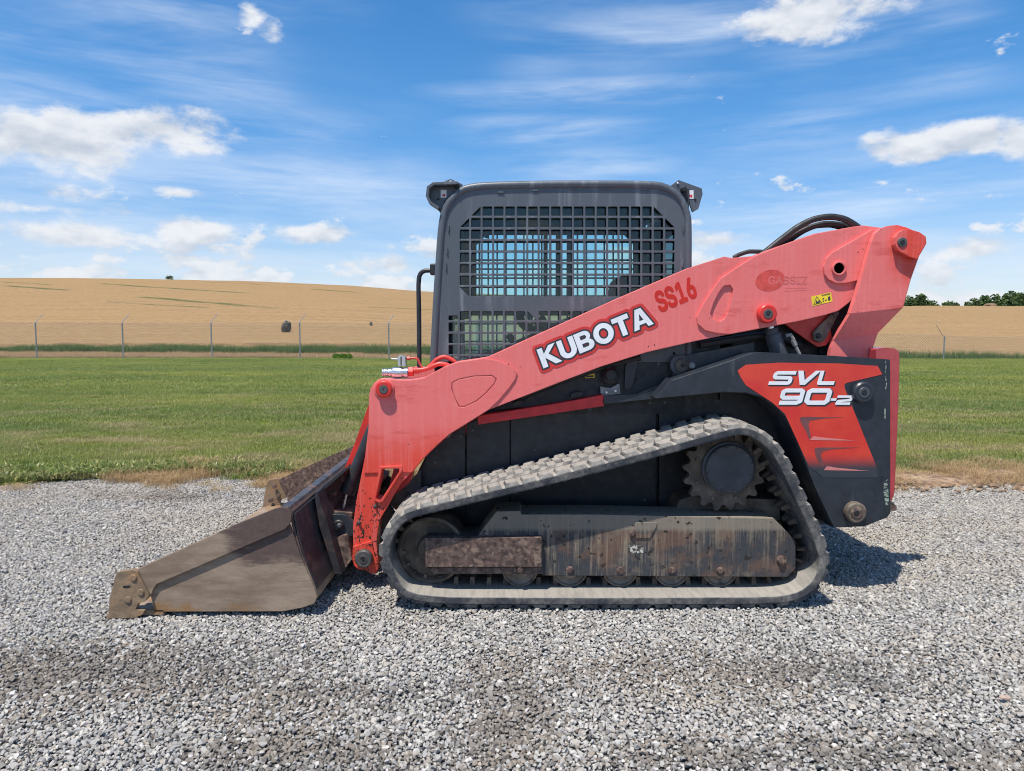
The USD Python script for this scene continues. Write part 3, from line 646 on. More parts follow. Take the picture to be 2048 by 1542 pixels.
# lettering on the arm
def ring(w, h, t): return Point(0, 0).buffer(1, 48)
def glyphs():
    t = .27
    K = unary_union([sbox(0, 0, t, 1), Polygon([(t - .05, .36), (t - .05, .62), (.62, 1), (.98, 1), (.50, .60), (1.02, 0), (.68, 0), (.28, .46)])])
    U = sbox(0, .3, t, 1).union(sbox(.61, .3, .88, 1)).union(affinity.scale(Point(.44, .38).buffer(.44, 32), 1, .88).difference(affinity.scale(Point(.44, .42).buffer(.17, 32), 1, 1.15)).difference(sbox(-1, .4, 2, 2))).difference(sbox(t, .4, .61, 1.1))
    B = sbox(0, 0, .5, 1).union(affinity.scale(Point(.50, .735).buffer(.31, 32), 1, .265 / .31)).union(affinity.scale(Point(.53, .285).buffer(.35, 32), 1, .285 / .35))
    B = B.difference(sbox(t, .60, .5, .80).union(affinity.scale(Point(.49, .70).buffer(.1, 16), 1, 1))).difference(sbox(t, .20, .52, .40).union(Point(.52, .30).buffer(.10, 16)))
    O = affinity.scale(Point(0, 0).buffer(1, 48), .52, .52); O = affinity.translate(O.difference(affinity.scale(Point(0, 0).buffer(1, 48), .24, .27)), .52, .5)
    T_ = sbox(0, .76, .88, 1).union(sbox(.305, 0, .575, .8))
    A_ = Polygon([(0, 0), (.36, 1), (.68, 1), (1.04, 0), (.76, 0), (.69, .2), (.34, .2), (.28, 0)]).difference(Polygon([(.40, .39), (.63, .39), (.515, .74)]))
    return [(K, 1.0), (U, .88), (B, .9), (O, 1.04), (T_, .88), (A_, 1.04)]
def place(shape, O, A, B, Y, k):
    from shapely.ops import transform
    def f(x, y):
        x, y = np.atleast_1d(x), np.atleast_1d(y); r = [W(*C(k, O[0] + a * A[0] + b * B[0], O[1] + a * A[1] + b * B[1]), Y) for a, b in zip(x, y)]
        return [q[0] for q in r], [q[1] for q in r]
    return transform(f, shape)
xo, letters = 0, []
for sh, w in glyphs(): letters.append(affinity.translate(sh, xo, 0)); xo += w + .045
O_, A_v, B_v = (872, 1402), (785 / xo, -318 / xo), (-49, -132)
allw = unary_union(letters)
dec = obj('brand_decal', plate(place(allw.buffer(.22, 12).buffer(.06).buffer(-.06).simplify(.004), O_, A_v, B_v, ARM_Y, 5), ARM_Y - .002, ARM_Y - .0005), 'decal_red', arm)
obj('letter_outline', plate(place(allw.buffer(.085, 8).simplify(.004), O_, A_v, B_v, ARM_Y - .003, 5), ARM_Y - .003, ARM_Y - .002), 'letter_dark', arm)
for L in letters: obj('letter', plate(place(L.simplify(.003), O_, A_v, B_v, ARM_Y - .004, 5), ARM_Y - .004, ARM_Y - .003), 'letter_white', arm)
def text_shape(txt, bold=True):
    m = meshkit.text_mesh(txt, 1.0, .1, bold=bold)
    f = m.faces[np.abs(m.face_normals[:, 2] - 1) < .01]
    return unary_union([Polygon(m.vertices[t][:, :2]).buffer(.002) for t in f])
ss = text_shape('SS16').buffer(.035); bw = ss.bounds[2]
for q in polys(place(ss, (1690, 1004), (275 / bw, -118 / bw), (-46, -128), ARM_Y - .002, 5)): obj('number', plate(q, ARM_Y - .0010, ARM_Y - .0003), 'number_red', arm)
el = affinity.rotate(affinity.scale(Point(0, 0).buffer(1, 32), 122, 86), -14); el = affinity.translate(el, 738, 577)
EY = ARM_Y - .012
obj('sticker_patch', plate(PG(list(el.exterior.coords), EY, 6), EY - .0007, EY - .0003), 'faded_red', arm)
gs = text_shape('GASSIZ'); bw = gs.bounds[2]
obj('sticker_ghost', plate(place(gs, (715, 607), (325 / bw, -4 / bw), (2, -62), EY, 6), EY - .0010, EY - .0007), 'ghost_red', arm)
obj('sticker_ghost', plate(PG([(860, 640), (1040, 634), (1040, 640), (860, 646)], EY, 6).union(PG([(850, 660), (1036, 654), (1036, 659), (850, 665)], EY, 6)), EY - .0006, EY - .0003), 'ghost_red', arm)
lab = obj('warning_label', plate(PG([(1072, 710), (1236, 674), (1250, 748), (1086, 788)], EY, 6, .001), EY - .0012, EY - .0004), 'label_yellow', arm)
tri = PG([(1092, 776), (1118, 706), (1163, 760)], EY, 6); obj('warning_sign', plate(tri.difference(tri.buffer(-.0022)).union(PG([(1116, 735), (1125, 752), (1140, 738), (1146, 756), (1132, 762), (1112, 764)], EY, 6)).union(PG([(1212, 712), (1226, 706), (1232, 730), (1222, 745), (1212, 738)], EY, 6)).union(PG([(1185, 738), (1203, 732), (1203, 738), (1186, 744)], EY, 6)).union(PG([(1166, 726), (1180, 716), (1172, 740), (1180, 752), (1170, 752)], EY, 6)), EY - .002, EY - .0012), 'letter_dark', arm)
wt = text_shape('WARNING'); bw = wt.bounds[2]; obj('warning_text', plate(place(wt, (1160, 706), (70 / bw, -15 / bw), (-2.4, -11), EY, 6), EY - .002, EY - .0012), 'letter_dark', arm)
far_arm, M = arm_side(True)
# cross tube joins the arms at the front
xa, za = W(800, 850, ARM_Y + .1)
obj('cross_tube', tube([(xa + .10, ARM_Y + .1, za - .02), (xa + .10, 2 * YC - ARM_Y - .1, za - .02)], .07, 16), 'red_paint', ROOT, smooth=30)

# ---- rear link, folded twice
LY = 3.612
link_pts = [(1640, 150), (1700, 130), (1780, 122), (1860, 145), (1940, 180), (1985, 230), (1990, 280), (1975, 330), (1940, 430), (1890, 570), (1830, 790), (1690, 1010), (1650, 1130), (1632, 1290), (1280, 1270), (1300, 1130), (1370, 930), (1430, 745), (1480, 580), (1530, 400), (1570, 260), (1600, 190)]
lp = PG(link_pts, LY, 6, .02)
f1 = [W(*C(6, 1300, 862), LY), W(*C(6, 1960, 785), LY)]; f2 = [W(*C(6, 1200, 1090), LY), W(*C(6, 1860, 985), LY)]
big = 5
def half(l, up):
    (x0, z0), (x1, z1) = l; s = 1 if up else -1
    return Polygon([(x0, z0), (x1, z1), (x1, z1 + s * big), (x0, z0 + s * big)]).buffer(0)
def dist(l, x, z):
    (x0, z0), (x1, z1) = l; return z - (z0 + (z1 - z0) * (x - x0) / (x1 - x0))
def ylink(x, z):
    d1, d2 = -dist(f1, x, z), dist(f2, x, z)
    return 0 if d1 <= 0 else (.085 if d2 <= 0 else .085 * d1 / (d1 + d2))
def link_mesh():
    out = []
    for q in (lp.intersection(half(f1, True)), lp.intersection(half(f1, False)).intersection(half(f2, True)), lp.intersection(half(f2, False))):
        m = plate(q, LY, LY + .038); vv = m.vertices.copy()
        vv[:, 1] += [ylink(x, z) for x, _, z in vv]; out.append(trimesh.Trimesh(vv, m.faces, process=False))
    return trimesh.util.concatenate(out)
for far in (0, 1):
    M = mirror if far else (lambda m: m)
    lk = obj('rear_link', M(link_mesh()), 'red_paint', ROOT)
    cp = PG([(1735, 230), (1760, 190), (1800, 168), (1850, 166), (1930, 190), (1980, 225), (1985, 280), (1970, 310), (1910, 410), (1850, 390), (1760, 340), (1730, 290)], LY, 6, .004)
    obj('pin_keeper', M(plate(cp, LY - .035, LY - .0005)), 'red_paint', lk)
    obj('pin_end', M(disc(1825, 262, 40, LY - .041, LY - .034, 6, .003)), 'boss_grey', lk, smooth=30)
    obj('pin_socket', M(disc(1825, 262, 20, LY - .043, LY - .040, 6, .001)), 'black_plastic', lk)

# ---- fender side plate
FY = 3.60
fend = [(1208, 792), (1273, 788), (1293, 779.5), (1336, 763), (1440, 729), (1505, 706), (1525, 704.5), (1673, 712), (1780, 719), (1780, 1027), (1774, 1035), (1728, 1053), (1668, 1055), (1658, 1035), (1629, 973), (1606, 913), (1585, 859), (1570, 833), (1549, 810), (1526, 794), (1492, 785), (1446, 783.5), (1312, 797), (1208, 808)]
fp = PG(fend, FY, r=.003)
cutl = [W(1311, 800, FY), W(1366, 745, FY)]
fmain = fp.intersection(Polygon([W(1311, 1150, FY), W(1311, 830, FY), W(1311, 799, FY), W(1345, 758, FY), W(1368, 700, FY), W(1900, 600, FY), W(1900, 1150, FY)]))
FE = obj('fender', plate(fmain, FY, FY + .012), 'navy_paint', ROOT)
frail = PG([(1208, 792), (1273, 788), (1293, 779.5), (1336, 763), (1380, 748), (1380, 791), (1312, 797), (1208, 808)], 3.75, r=.002)
obj('fender_front_rail', plate(frail, 3.75, 3.765), 'navy_paint', FE)
obj('fender_return', plate(LineString([W(1313, 797, FY), W(1345, 759, FY)]).buffer(.004, cap_style=2), FY + .012, 3.75), 'navy_paint', FE)
arch = WP([(1668, 1055), (1658, 1035), (1629, 973), (1606, 913), (1585, 859), (1570, 833), (1549, 810), (1526, 794), (1492, 785), (1446, 783.5), (1380, 790)], FY)
obj('wheel_arch_liner', plate(LineString(arch).buffer(.005, cap_style=2).buffer(0), FY + .012, 3.87), 'black_panel', FE)
cr = [(1780, 1027), (1774, 1035), (1728, 1053), (1668, 1055)]
obj('fender_edge', plate(LineString(WP([(1778, 719), (1778, 1027), (1773, 1034), (1728, 1052), (1669, 1054)], FY)).buffer(.004, cap_style=2), FY + .012, 3.72), 'navy_paint', FE)
obj('fender_top', plate(LineString(WP([(1346, 762), (1505, 707.5), (1525, 706)], FY)).buffer(.003, cap_style=2), FY + .012, 3.80), 'navy_paint', FE)
dc = PG([(135, 235), (200, 190), (450, 175), (900, 180), (1215, 200), (1250, 265), (975, 330), (958, 345), (962, 375), (1205, 975), (1218, 1060), (790, 1060), (740, 1010), (690, 985), (500, 570), (400, 480), (200, 350), (160, 290)], FY, 7, .001)
obj('fender_decal', plate(dc, FY - .0015, FY - .0004), 'fender_decal', FE)
def stk(pts, t): return LineString(pts).buffer(t / 2, cap_style=2, join_style=1)
def slant(s, k=.27): return affinity.affine_transform(s, [1, k, 0, 1, 0, 0])
SV = [(stk([(1.62, .86), (.42, .86), (.30, .80), (.26, .70), (.26, .60), (.34, .52), (1.28, .50), (1.36, .42), (1.36, .24), (1.30, .15), (1.2, .13), (-.02, .13)], .25), 0), (Polygon([(0, 1), (.36, 1), (.60, .33), (1.18, 1), (1.52, 1), (.70, 0), (.36, 0)]), 1.72), (stk([(.14, 1), (.14, .13), (1.15, .13)], .26), 3.2)]
N90 = [(stk([(.1, .13), (1.05, .13), (1.22, .22), (1.22, .80), (1.1, .87), (.28, .87), (.16, .80), (.16, .52), (.26, .43), (1.1, .43)], .24), 0), (stk([(.3, .13), (1.15, .13), (1.28, .25), (1.28, .77), (1.18, .87), (.28, .87), (.15, .77), (.15, .25), (.3, .13), (.4, .13)], .26), 1.42), (sbox(0, .25, .30, .40), 2.88), (stk([(.0, .50), (.72, .50), (.80, .42), (.76, .30), (.1, .22), (.06, .08), (.8, .08)], .15), 3.20)]
for L, O, s in ((SV, (372, 346), 109), (N90, (436, 500), 128)):
    sx = s * (1.0 if L is SV else .98)
    for q, dx in L:
        w = slant(affinity.translate(q, dx, 0))
        obj('decal_letter_shadow', plate(place(w.buffer(.035), (O[0] + 7, O[1] + 7), (sx * (1.06 if L is SV else 1.12), 0), (0, -s), FY, 7), FY - .0022, FY - .0015), 'letter_dark', FE)
        obj('decal_letter', plate(place(w, O, (sx * (1.06 if L is SV else 1.12), 0), (0, -s), FY, 7), FY - .003, FY - .0022), 'letter_white', FE)
for pts, mt in (([(612, 600), (640, 592), (960, 596), (800, 604), (690, 622), (680, 650), (700, 745), (690, 770), (660, 700), (625, 640)], 'streak_grey'), ([(690, 770), (720, 742), (800, 752), (1050, 776)], 'band_pink'), ([(725, 840), (750, 828), (1080, 828), (860, 842), (790, 858), (775, 890), (800, 960), (790, 985), (740, 905)], 'streak_grey'), ([(800, 1002), (825, 972), (900, 984), (1150, 1010)], 'band_pink')):
    obj('decal_stripe', plate(PG(pts, FY, 7), FY - .0022, FY - .0015), mt, FE)
for u, v, k, rb, rc, rh in ((1115, 405, 7, 82, 42, 22), (1055, 1335, 7, 82, 45, 22)):
    mt = 'hub_grey' if v < 800 else 'rusty_steel'
    obj('fender_pin', disc(u, v, rb, FY - .035, FY - .0004, k, .008), 'navy_paint' if v < 800 else 'cast_iron', FE, smooth=30)
    obj('fender_pin_end', disc(u, v, rc, FY - .039, FY - .034, k, .003), mt, FE, smooth=30)
    obj('fender_pin_socket', disc(u, v, rh, FY - .041, FY - .038, k, .001), 'black_plastic', FE)
sc_ = LineString(WP([(1272, 150), (1280, 200), (1272, 270), (1284, 340), (1275, 380)], FY, 7)).buffer(.0022).union(LineString(WP([(1271, 520), (1272, 600)], FY, 7)).buffer(.0035)).union(PG([(1262, 1090), (1292, 1075), (1302, 1260), (1280, 1300), (1262, 1180)], FY, 7))
obj('paint_scrape', plate(sc_, FY - .001, FY - .0003), simple('scrape_pale', (.30, .36, .27), .7, dirt=(.03, .036, .045), dirt_th=(.46, .52), dirt_scale=30, stretch=(1, 1, 2.5)), FE)
obj('fender', mirror(plate(fp, FY, FY + .012)), 'navy_paint', ROOT)
# rear door and hook
door = PG([(1752, 697), (1772, 695), (1790, 697), (1797, 703), (1799, 715), (1797, 800), (1789, 985), (1784, 1000), (1752, 1000)], 3.62, r=.01)
D = obj('engine_door', plate(door, 3.62, 2 * YC - 3.62), 'door_red', ROOT)
obj('tow_hook', plate(PG([(1768, 1000), (1783, 1000), (1797, 1014), (1798, 1022), (1783, 1026), (1768, 1026)], 3.6, r=.002), 3.62, 3.70), 'rusty_steel', ROOT)

# ---- body: hull, side panels, engine side
def poly_box(pts, Y0, Y1, k=0, r=0.0): return plate(PG(pts, Y0, k, r), Y0, Y1)
hull = poly_box([(815, 985), (850, 915), (1000, 830), (1010, 760), (1400, 650), (1690, 625), (1740, 720), (1760, 1010), (1640, 1050), (1000, 1085), (870, 1070)], 3.90, 2 * YC - 3.90)
B = obj('body', hull, 'black_panel', ROOT)
Yp = 3.865
for pts in ([(858, 905), (930, 852), (930, 1000), (838, 1002), (838, 950)], [(934, 848), (1019, 812), (1019, 1060), (934, 1050)], [(1022, 811), (1312, 790), (1312, 1062), (1022, 1062)], [(1318, 789), (1440, 780), (1500, 790), (1560, 830), (1620, 970), (1650, 1040), (1318, 1064)]):
    obj('side_panel', poly_box(pts, Yp, Yp + .03, 0, .002), 'black_panel', B)
for u, v in ((870, 925), (922, 872), (945, 860), (1008, 838), (1040, 835), (1180, 818), (1300, 806), (1330, 805), (1070, 900), (1330, 850), (1385, 850), (1440, 870), (990, 980), (1290, 1000)):
    obj('panel_bolt', disc(u, v, 3.6, Yp - .006, Yp, 0, .002, 8), 'hub_grey', B)
obj('hydraulic_hose', ptube([(1030, 800, 3.82), (1100, 770, 3.81), (1180, 742, 3.81), (1280, 715, 3.82)], 3.82, 7), 'hose_black', ROOT, smooth=40)
obj('hydraulic_hose', ptube([(1400, 690, 3.80), (1460, 680, 3.79), (1530, 672, 3.79), (1600, 690, 3.80)], 3.80, 8), 'hose_black', ROOT, smooth=40)
obj('front_bracket', poly_box([(390, 910), (500, 800), (500, 925), (420, 960)], 3.80, 3.82, 2), 'black_panel', B)
obj('engine_cover', poly_box([(985, 820), (1010, 750), (1300, 690), (1420, 668), (1460, 660), (1470, 740), (1300, 800), (1210, 800)], 3.83, 3.87), 'black_panel', B)
obj('rear_frame', poly_box([(1440, 670), (1560, 640), (1690, 615), (1700, 720), (1440, 800)], 3.83, 3.87), 'black_plastic', B)
obj('rear_upright', poly_box([(1640, 660), (1680, 615), (1700, 592), (1722, 580), (1712, 725), (1640, 725)], 3.80, 3.84), 'black_plastic', B)
st = obj('side_step', poly_box([(955, 838), (958, 832), (1120, 806), (1206, 790), (1208, 795), (1206, 800), (1208, 812), (957, 849)], 3.76, 3.84), 'dark_red', ROOT)
# parallel bar with its pivot
bar = poly_box([(1130, 350), (1250, 310), (2100, 150), (2100, 290), (1350, 530), (1200, 590), (1080, 600)], 3.78, 3.80, 11, .004)
lkb = obj('lower_link', bar, 'navy_paint', ROOT)
obj('pivot_cap', disc(1180, 430, 125, 3.77, 3.78, 11, .003), 'hub_grey', lkb, smooth=30)
obj('pivot_cap', disc(1212, 440, 85, 3.755, 3.77, 11, .004), 'cast_iron', lkb, smooth=30)
obj('pivot_lug', poly_box([(1215, 365), (1340, 405), (1370, 440), (1340, 480), (1215, 520)], 3.76, 3.77, 11, .004), 'cast_iron', lkb)
obj('pivot_bolt', disc(1333, 440, 38, 3.735, 3.76, 11, .004), 'dull_zinc', lkb, smooth=30)
obj('pivot_socket', disc(1212, 440, 22, 3.753, 3.756, 11, .001), 'black_plastic', lkb)
for u, v, r in ((912, 418, 26), (1105, 290, 24), (1718, 125, 14)): obj('cover_bolt', disc(u, v, r, 3.82, 3.831, 11, .004), 'hub_grey', B, smooth=30)
fc = obj('fuel_cap', disc(325, 570, 112, 3.77, 3.815, 11, .012, 12), 'black_plastic', ROOT, smooth=30)
obj('fuel_cap_knob', disc(325, 560, 80, 3.755, 3.77, 11, .006, 8), 'black_plastic', fc)
nb = obj('filler_bracket', poly_box([(190, 700), (250, 715), (320, 720), (425, 665), (442, 790), (225, 815), (195, 780)], 3.79, 3.81, 11, .003), 'dull_zinc', ROOT)
for u, v in ((268, 775), (380, 757)): obj('bracket_bolt', disc(u, v, 18, 3.782, 3.79, 11, .002), 'zinc', nb, smooth=30)
for pts in ([(500, 460), (545, 360), (650, 340), (640, 480), (590, 690), (530, 750), (490, 720)],): obj('hinge_strap', poly_box(pts, 3.805, 3.828, 11, .004), 'navy_paint', B)
for (a, b, c, d) in ((437, 410, 500, 440), (437, 460, 500, 485), (437, 505, 500, 530), (640, 490, 745, 515), (635, 545, 735, 570), (625, 600, 730, 618)):
    obj('vent_slot', poly_box([(a, b), (c, b - 8), (c, d - 8), (a, d)], 3.8255, 3.829, 11), 'hose_black', B)
obj('engine_label', poly_box([(0, 520), (118, 490), (118, 595), (0, 598)], 3.826, 3.829, 11), 'label_yellow', B)
obj('engine_label_text', poly_box([(5, 568), (105, 560), (105, 588), (5, 590)], 3.825, 3.826, 11).__add__(poly_box([(10, 535), (60, 520), (60, 548), (10, 552)], 3.825, 3.826, 11)), 'letter_dark', B)
obj('step_latch', poly_box([(735, 545), (760, 530), (810, 525), (830, 545), (800, 560), (740, 570)], 3.77, 3.80, 8), 'black_plastic', st)
obj('step_latch', poly_box([(310, 610), (350, 590), (375, 590), (380, 620), (320, 632)], 3.77, 3.80, 8), 'black_plastic', st)
# gusset below the arm and lift cylinder
gs_ = obj('gusset', poly_box([(850, 925), (1215, 855), (1245, 1050), (1195, 1110), (1130, 1122), (1080, 1092), (950, 1000)], 3.74, 3.76, 6, .004), 'bright_red', ROOT)
obj('gusset_lever', poly_box([(1255, 835), (1300, 850), (1190, 1060), (1150, 1085), (1100, 1065), (1090, 1010), (1120, 970)], 3.715, 3.735, 6, .004), 'cast_iron', gs_)
obj('lever_bolt', disc(1278, 845, 25, 3.70, 3.715, 6), 'boss_grey', gs_, smooth=30)
obj('lever_bolt', disc(1138, 1030, 22, 3.708, 3.715, 6), 'black_plastic', gs_, smooth=30)
def wp3(u, v, Y, k=0): x, z = W(*C(k, u, v), Y); return np.array([x, Y, z])
p0, p1 = wp3(745, 970, 3.74, 6), wp3(860, 1330, 3.74, 6)
lc = obj('lift_cylinder', lathe([(.020, 0), (.034, .001), (.034, .03), (.042, .032), (.042, np.linalg.norm(p1 - p0))], p0, p1 - p0, 20), 'hub_grey', ROOT, smooth=30)
obj('cylinder_rod', tube([wp3(715, 860, 3.74, 6), p0], .02, 12), 'zinc', lc, smooth=30)
obj('cylinder_fitting', trimesh.util.concatenate([tube([wp3(925, 1065, 3.70, 6), wp3(945, 1110, 3.70, 6)], .013, 6), tube([wp3(945, 1110, 3.70, 6), wp3(980, 1185, 3.70, 6)], .009, 10), tube([wp3(870, 1030, 3.70, 6), wp3(905, 1020, 3.70, 6), wp3(930, 1060, 3.70, 6)], .010, 8)]), 'dull_zinc', lc)

# ---- cab
CYN = 3.82
cab_out = [(70, 1400), (72, 1330), (85, 1050), (110, 640), (130, 390), (150, 285), (190, 205), (240, 150), (310, 108), (420, 88), (700, 78), (1100, 73), (1500, 75), (1680, 82), (1780, 115), (1855, 180), (1900, 270), (1918, 350), (1920, 700), (1925, 1400)]
cab_poly = PG(cab_out, CYN, 5)
inner = cab_poly.buffer(-.036)
cells = []
r_ = .004
def cell(x0, y0, x1, y1): return rnd(PG([(x0, y0), (x1, y0), (x1, y1), (x0, y1)], CYN, 5), r_)
for row in range(8):
    y0 = 258 + row * 81.4; y1 = y0 + 66
    for col in range(19):
        x0 = 281 + col * 80.6; x1 = x0 + 66.5
        if (row == 0 and col in (0, 18)): continue
        if row == 0 and col == 1: q = PG([(x0, y1), (x1, y0), (x1, y1)], CYN, 5)
        elif row == 1 and col == 0: q = PG([(x0, y1), (x1, y0), (x1, y1)], CYN, 5)
        elif row == 0 and col == 17: q = PG([(x0, y0), (x1, y1), (x0, y1)], CYN, 5)
        elif row == 1 and col == 18: q = PG([(x0, y0), (x1, y1), (x0, y1)], CYN, 5)
        elif row == 7 and col == 0: q = PG([(x0, y0), (x1, y0), (x1, y1)], CYN, 5)
        elif row == 7 and col >= 16: continue
        else: q = cell(x0, y0, x1, y1)
        cells.append(q)
for row in range(5):
    y0 = 997 + row * 80; y1 = y0 + 65
    for col in range(14):
        x0 = 202 + col * 79.5; x1 = x0 + 65
        if col == 0 and row == 0: q = cell(x0, 1028, x1, y1)
        elif row == 0 and col == 7: q = PG([(x0, y0), (x1, y1), (x0, y1)], CYN, 5)
        else: q = cell(x0, y0, x1, y1)
        cells.append(q)
holes = unary_union(cells)
panel_p = inner.buffer(.004).difference(holes)
x0c, x1c = cab_poly.bounds[0], cab_poly.bounds[2]; zt = cab_poly.bounds[3]
CYF = 2 * YC - CYN
frame_line = [W(*C(5, *p), CYN) for p in cab_out]
fl = LineString(inner.buffer(.018).exterior.coords)
def outline_tube(Y, r):
    pts = [(x, Y, z) for x, z in LineString(WP(cab_out, CYN, 5)).parallel_offset(.019, 'right').coords]
    pts = np.array(pts); pts = pts if pts[0][0] < pts[-1][0] else pts[::-1]
    return tube(smoothline(pts, 90), r, 12)
CAB = obj('cab', outline_tube(CYN + .005, .020), 'cab_paint', ROOT, smooth=True)
obj('cab_frame', mirror(outline_tube(CYN + .005, .020)), 'cab_paint', CAB, smooth=True)
for far in (0, 1):
    M = mirror if far else (lambda m: m)
    obj('screen_panel', M(plate(panel_p, CYN, CYN + .008)), 'cab_paint', CAB)
    win = PG([(270, 245), (1810, 245), (1810, 905), (270, 905)], CYN, 5); low = PG([(190, 985), (1330, 985), (1330, 1400), (190, 1400)], CYN, 5)
    obj('window_pane', M(plate(win, CYN + .030, CYN + .034)), 'tinted_glass', CAB)
    obj('window_pane', M(plate(low, CYN + .030, CYN + .034)), 'tinted_glass', CAB)
    # inner frame round the window
    op = PG([(350, 270), (1720, 270), (1740, 330), (1740, 850), (1700, 880), (330, 880), (330, 300)], CYN, 5, .01).buffer(.012 if not far else .0)
    lowo = PG([(185, 990), (1335, 990), (1335, 1405), (185, 1405)], CYN, 5)
    obj('window_frame', M(plate(inner.buffer(.002).difference(op).difference(lowo) if far else inner.buffer(.002).difference(PG([(262, 240), (1816, 240), (1816, 908), (262, 908)], CYN, 5)).difference(lowo), CYN + .012, CYN + .026)), 'interior_dark', CAB)
    xs_ = [W(*C(5, u, 500), CYN)[0] for u in (950, 1060)]
    for xq in xs_[(0 if far else 1):(2 if far else 2)]:
        obj('window_slider', M(bx(xq - .014, xq + .014, CYN + .036, CYN + .055, W(*C(5, 950, 895), CYN)[1], W(*C(5, 950, 250), CYN)[1])), 'interior_dark', CAB)
# roof, back and front walls
zr = zt - .02
prof = LineString([(x, z) for x, z in WP(cab_out, CYN, 5) if z > zt - .11]).parallel_offset(.012, 'right')
obj('roof', plate(prof.buffer(.010, cap_style=2), CYN + .02, CYF - .02), 'cab_paint', CAB)
zl = W(*C(5, 1000, 330), CYN)[1]
obj('headliner', bx(x0c + .08, x1c - .10, CYN + .05, CYF - .05, zt - .085, zt - .06), 'interior_dark', CAB)
zb = W(*C(5, 900, 1400), CYN)[1]; xb = x1c - .03
zw0, zw1 = W(*C(5, 900, 880), CYN)[1], zt - .10
obj('rear_wall', [bx(xb - .03, xb, CYN + .02, CYF - .02, zb, zw0), bx(xb - .03, xb, CYN + .02, CYF - .02, zw1, zt - .04), bx(xb - .03, xb, CYN + .02, CYN + .10, zw0, zw1), bx(xb - .03, xb, CYF - .16, CYF - .02, zw0, zw1)], 'interior_dark', CAB)
obj('rear_window', bx(xb - .02, xb - .016, CYN + .10, CYF - .16, zw0, zw1), 'tinted_glass', CAB)
xf = x0c + .10
obj('front_door_frame', [bx(xf - .02, xf + .02, CYF - .12, CYF - .03, zb, zt - .1), bx(xf - .02, xf + .02, CYN + .03, CYN + .06, zb, zt - .1)], 'interior_dark', CAB)
obj('front_glass', bx(xf - .004, xf, CYN + .06, CYF - .12, zb + .2, zt - .12), 'tinted_glass', CAB)
obj('cab_floor', bx(x0c + .02, x1c - .03, CYN + .04, CYF - .04, zb - .25, zb + .02), 'interior_dark', CAB)
# seat and levers
sb = wp3(1340, 690, 4.35, 5)
def rounded_box(c, s, r, k=3):
    import manifold3d as m3
    c = np.array(c); s = np.array(s) / 2 - r; pts = []
    for a in (-1, 1):
        for b in (-1, 1):
            for d in (-1, 1):
                sp_ = trimesh.creation.icosphere(2, r); pts.append(sp_.vertices + c + s * [a, b, d])
    return trimesh.convex.convex_hull(np.vstack(pts))
xs0 = W(1215, 600, 4.35)[0]; zs0 = W(1215, 562, 4.35)[1]
SE = obj('seat', rounded_box((xs0 - .22, YC, zs0 - .62), (.50, .50, .14), .05), 'interior_dark', ROOT, smooth=40)
bk = rounded_box((0, 0, 0), (.14, .46, .62), .06); bk.apply_transform(trimesh.transformations.rotation_matrix(.16, [0, 1, 0])); bk.apply_translation((xs0 + .06, YC, zs0 - .28))
obj('backrest', bk, 'interior_dark', SE, smooth=40)
for y_ in (YC - .32, YC + .32):
    cs = obj('console', rounded_box((xs0 - .10, y_, zs0 - .42), (.42, .10, .16), .03), 'interior_dark', ROOT, smooth=40)
    obj('lever', tube(smoothline([(xs0 - .30, y_, zs0 - .40), (xs0 - .38, y_, zs0 - .30), (xs0 - .42, y_, zs0 - .22)], 10), [.022, .02, .018, .016, .016, .018, .022, .026, .028, .024], 10), 'black_plastic', cs, smooth=40)
obj('restraint_bar', tube(smoothline([wp3(700, 1000, 4.1, 5), wp3(720, 1080, 4.1, 5), wp3(800, 1130, 4.1, 5), wp3(900, 1180, 4.1, 5)], 14), .026, 10), 'black_plastic', ROOT, smooth=40)
obj('lever', tube(smoothline([wp3(620, 1160, 4.0, 5), wp3(650, 1200, 4.0, 5), wp3(690, 1280, 4.0, 5)], 10), .02, 10), 'black_plastic', SE, smooth=40)
obj('pillar_cable', tube(smoothline([wp3(475, 250, 4.75, 5), wp3(478, 400, 4.75, 5), wp3(470, 480, 4.75, 5)], 10), .012, 8), 'black_plastic', CAB)
obj('door_latch', rounded_box(wp3(1745, 605, 4.6, 5), (.03, .04, .10), .01), 'black_plastic', CAB)
obj('door_latch', rounded_box(wp3(1520, 712, 4.80, 5), (.03, .03, .085), .01), 'black_plastic', CAB)
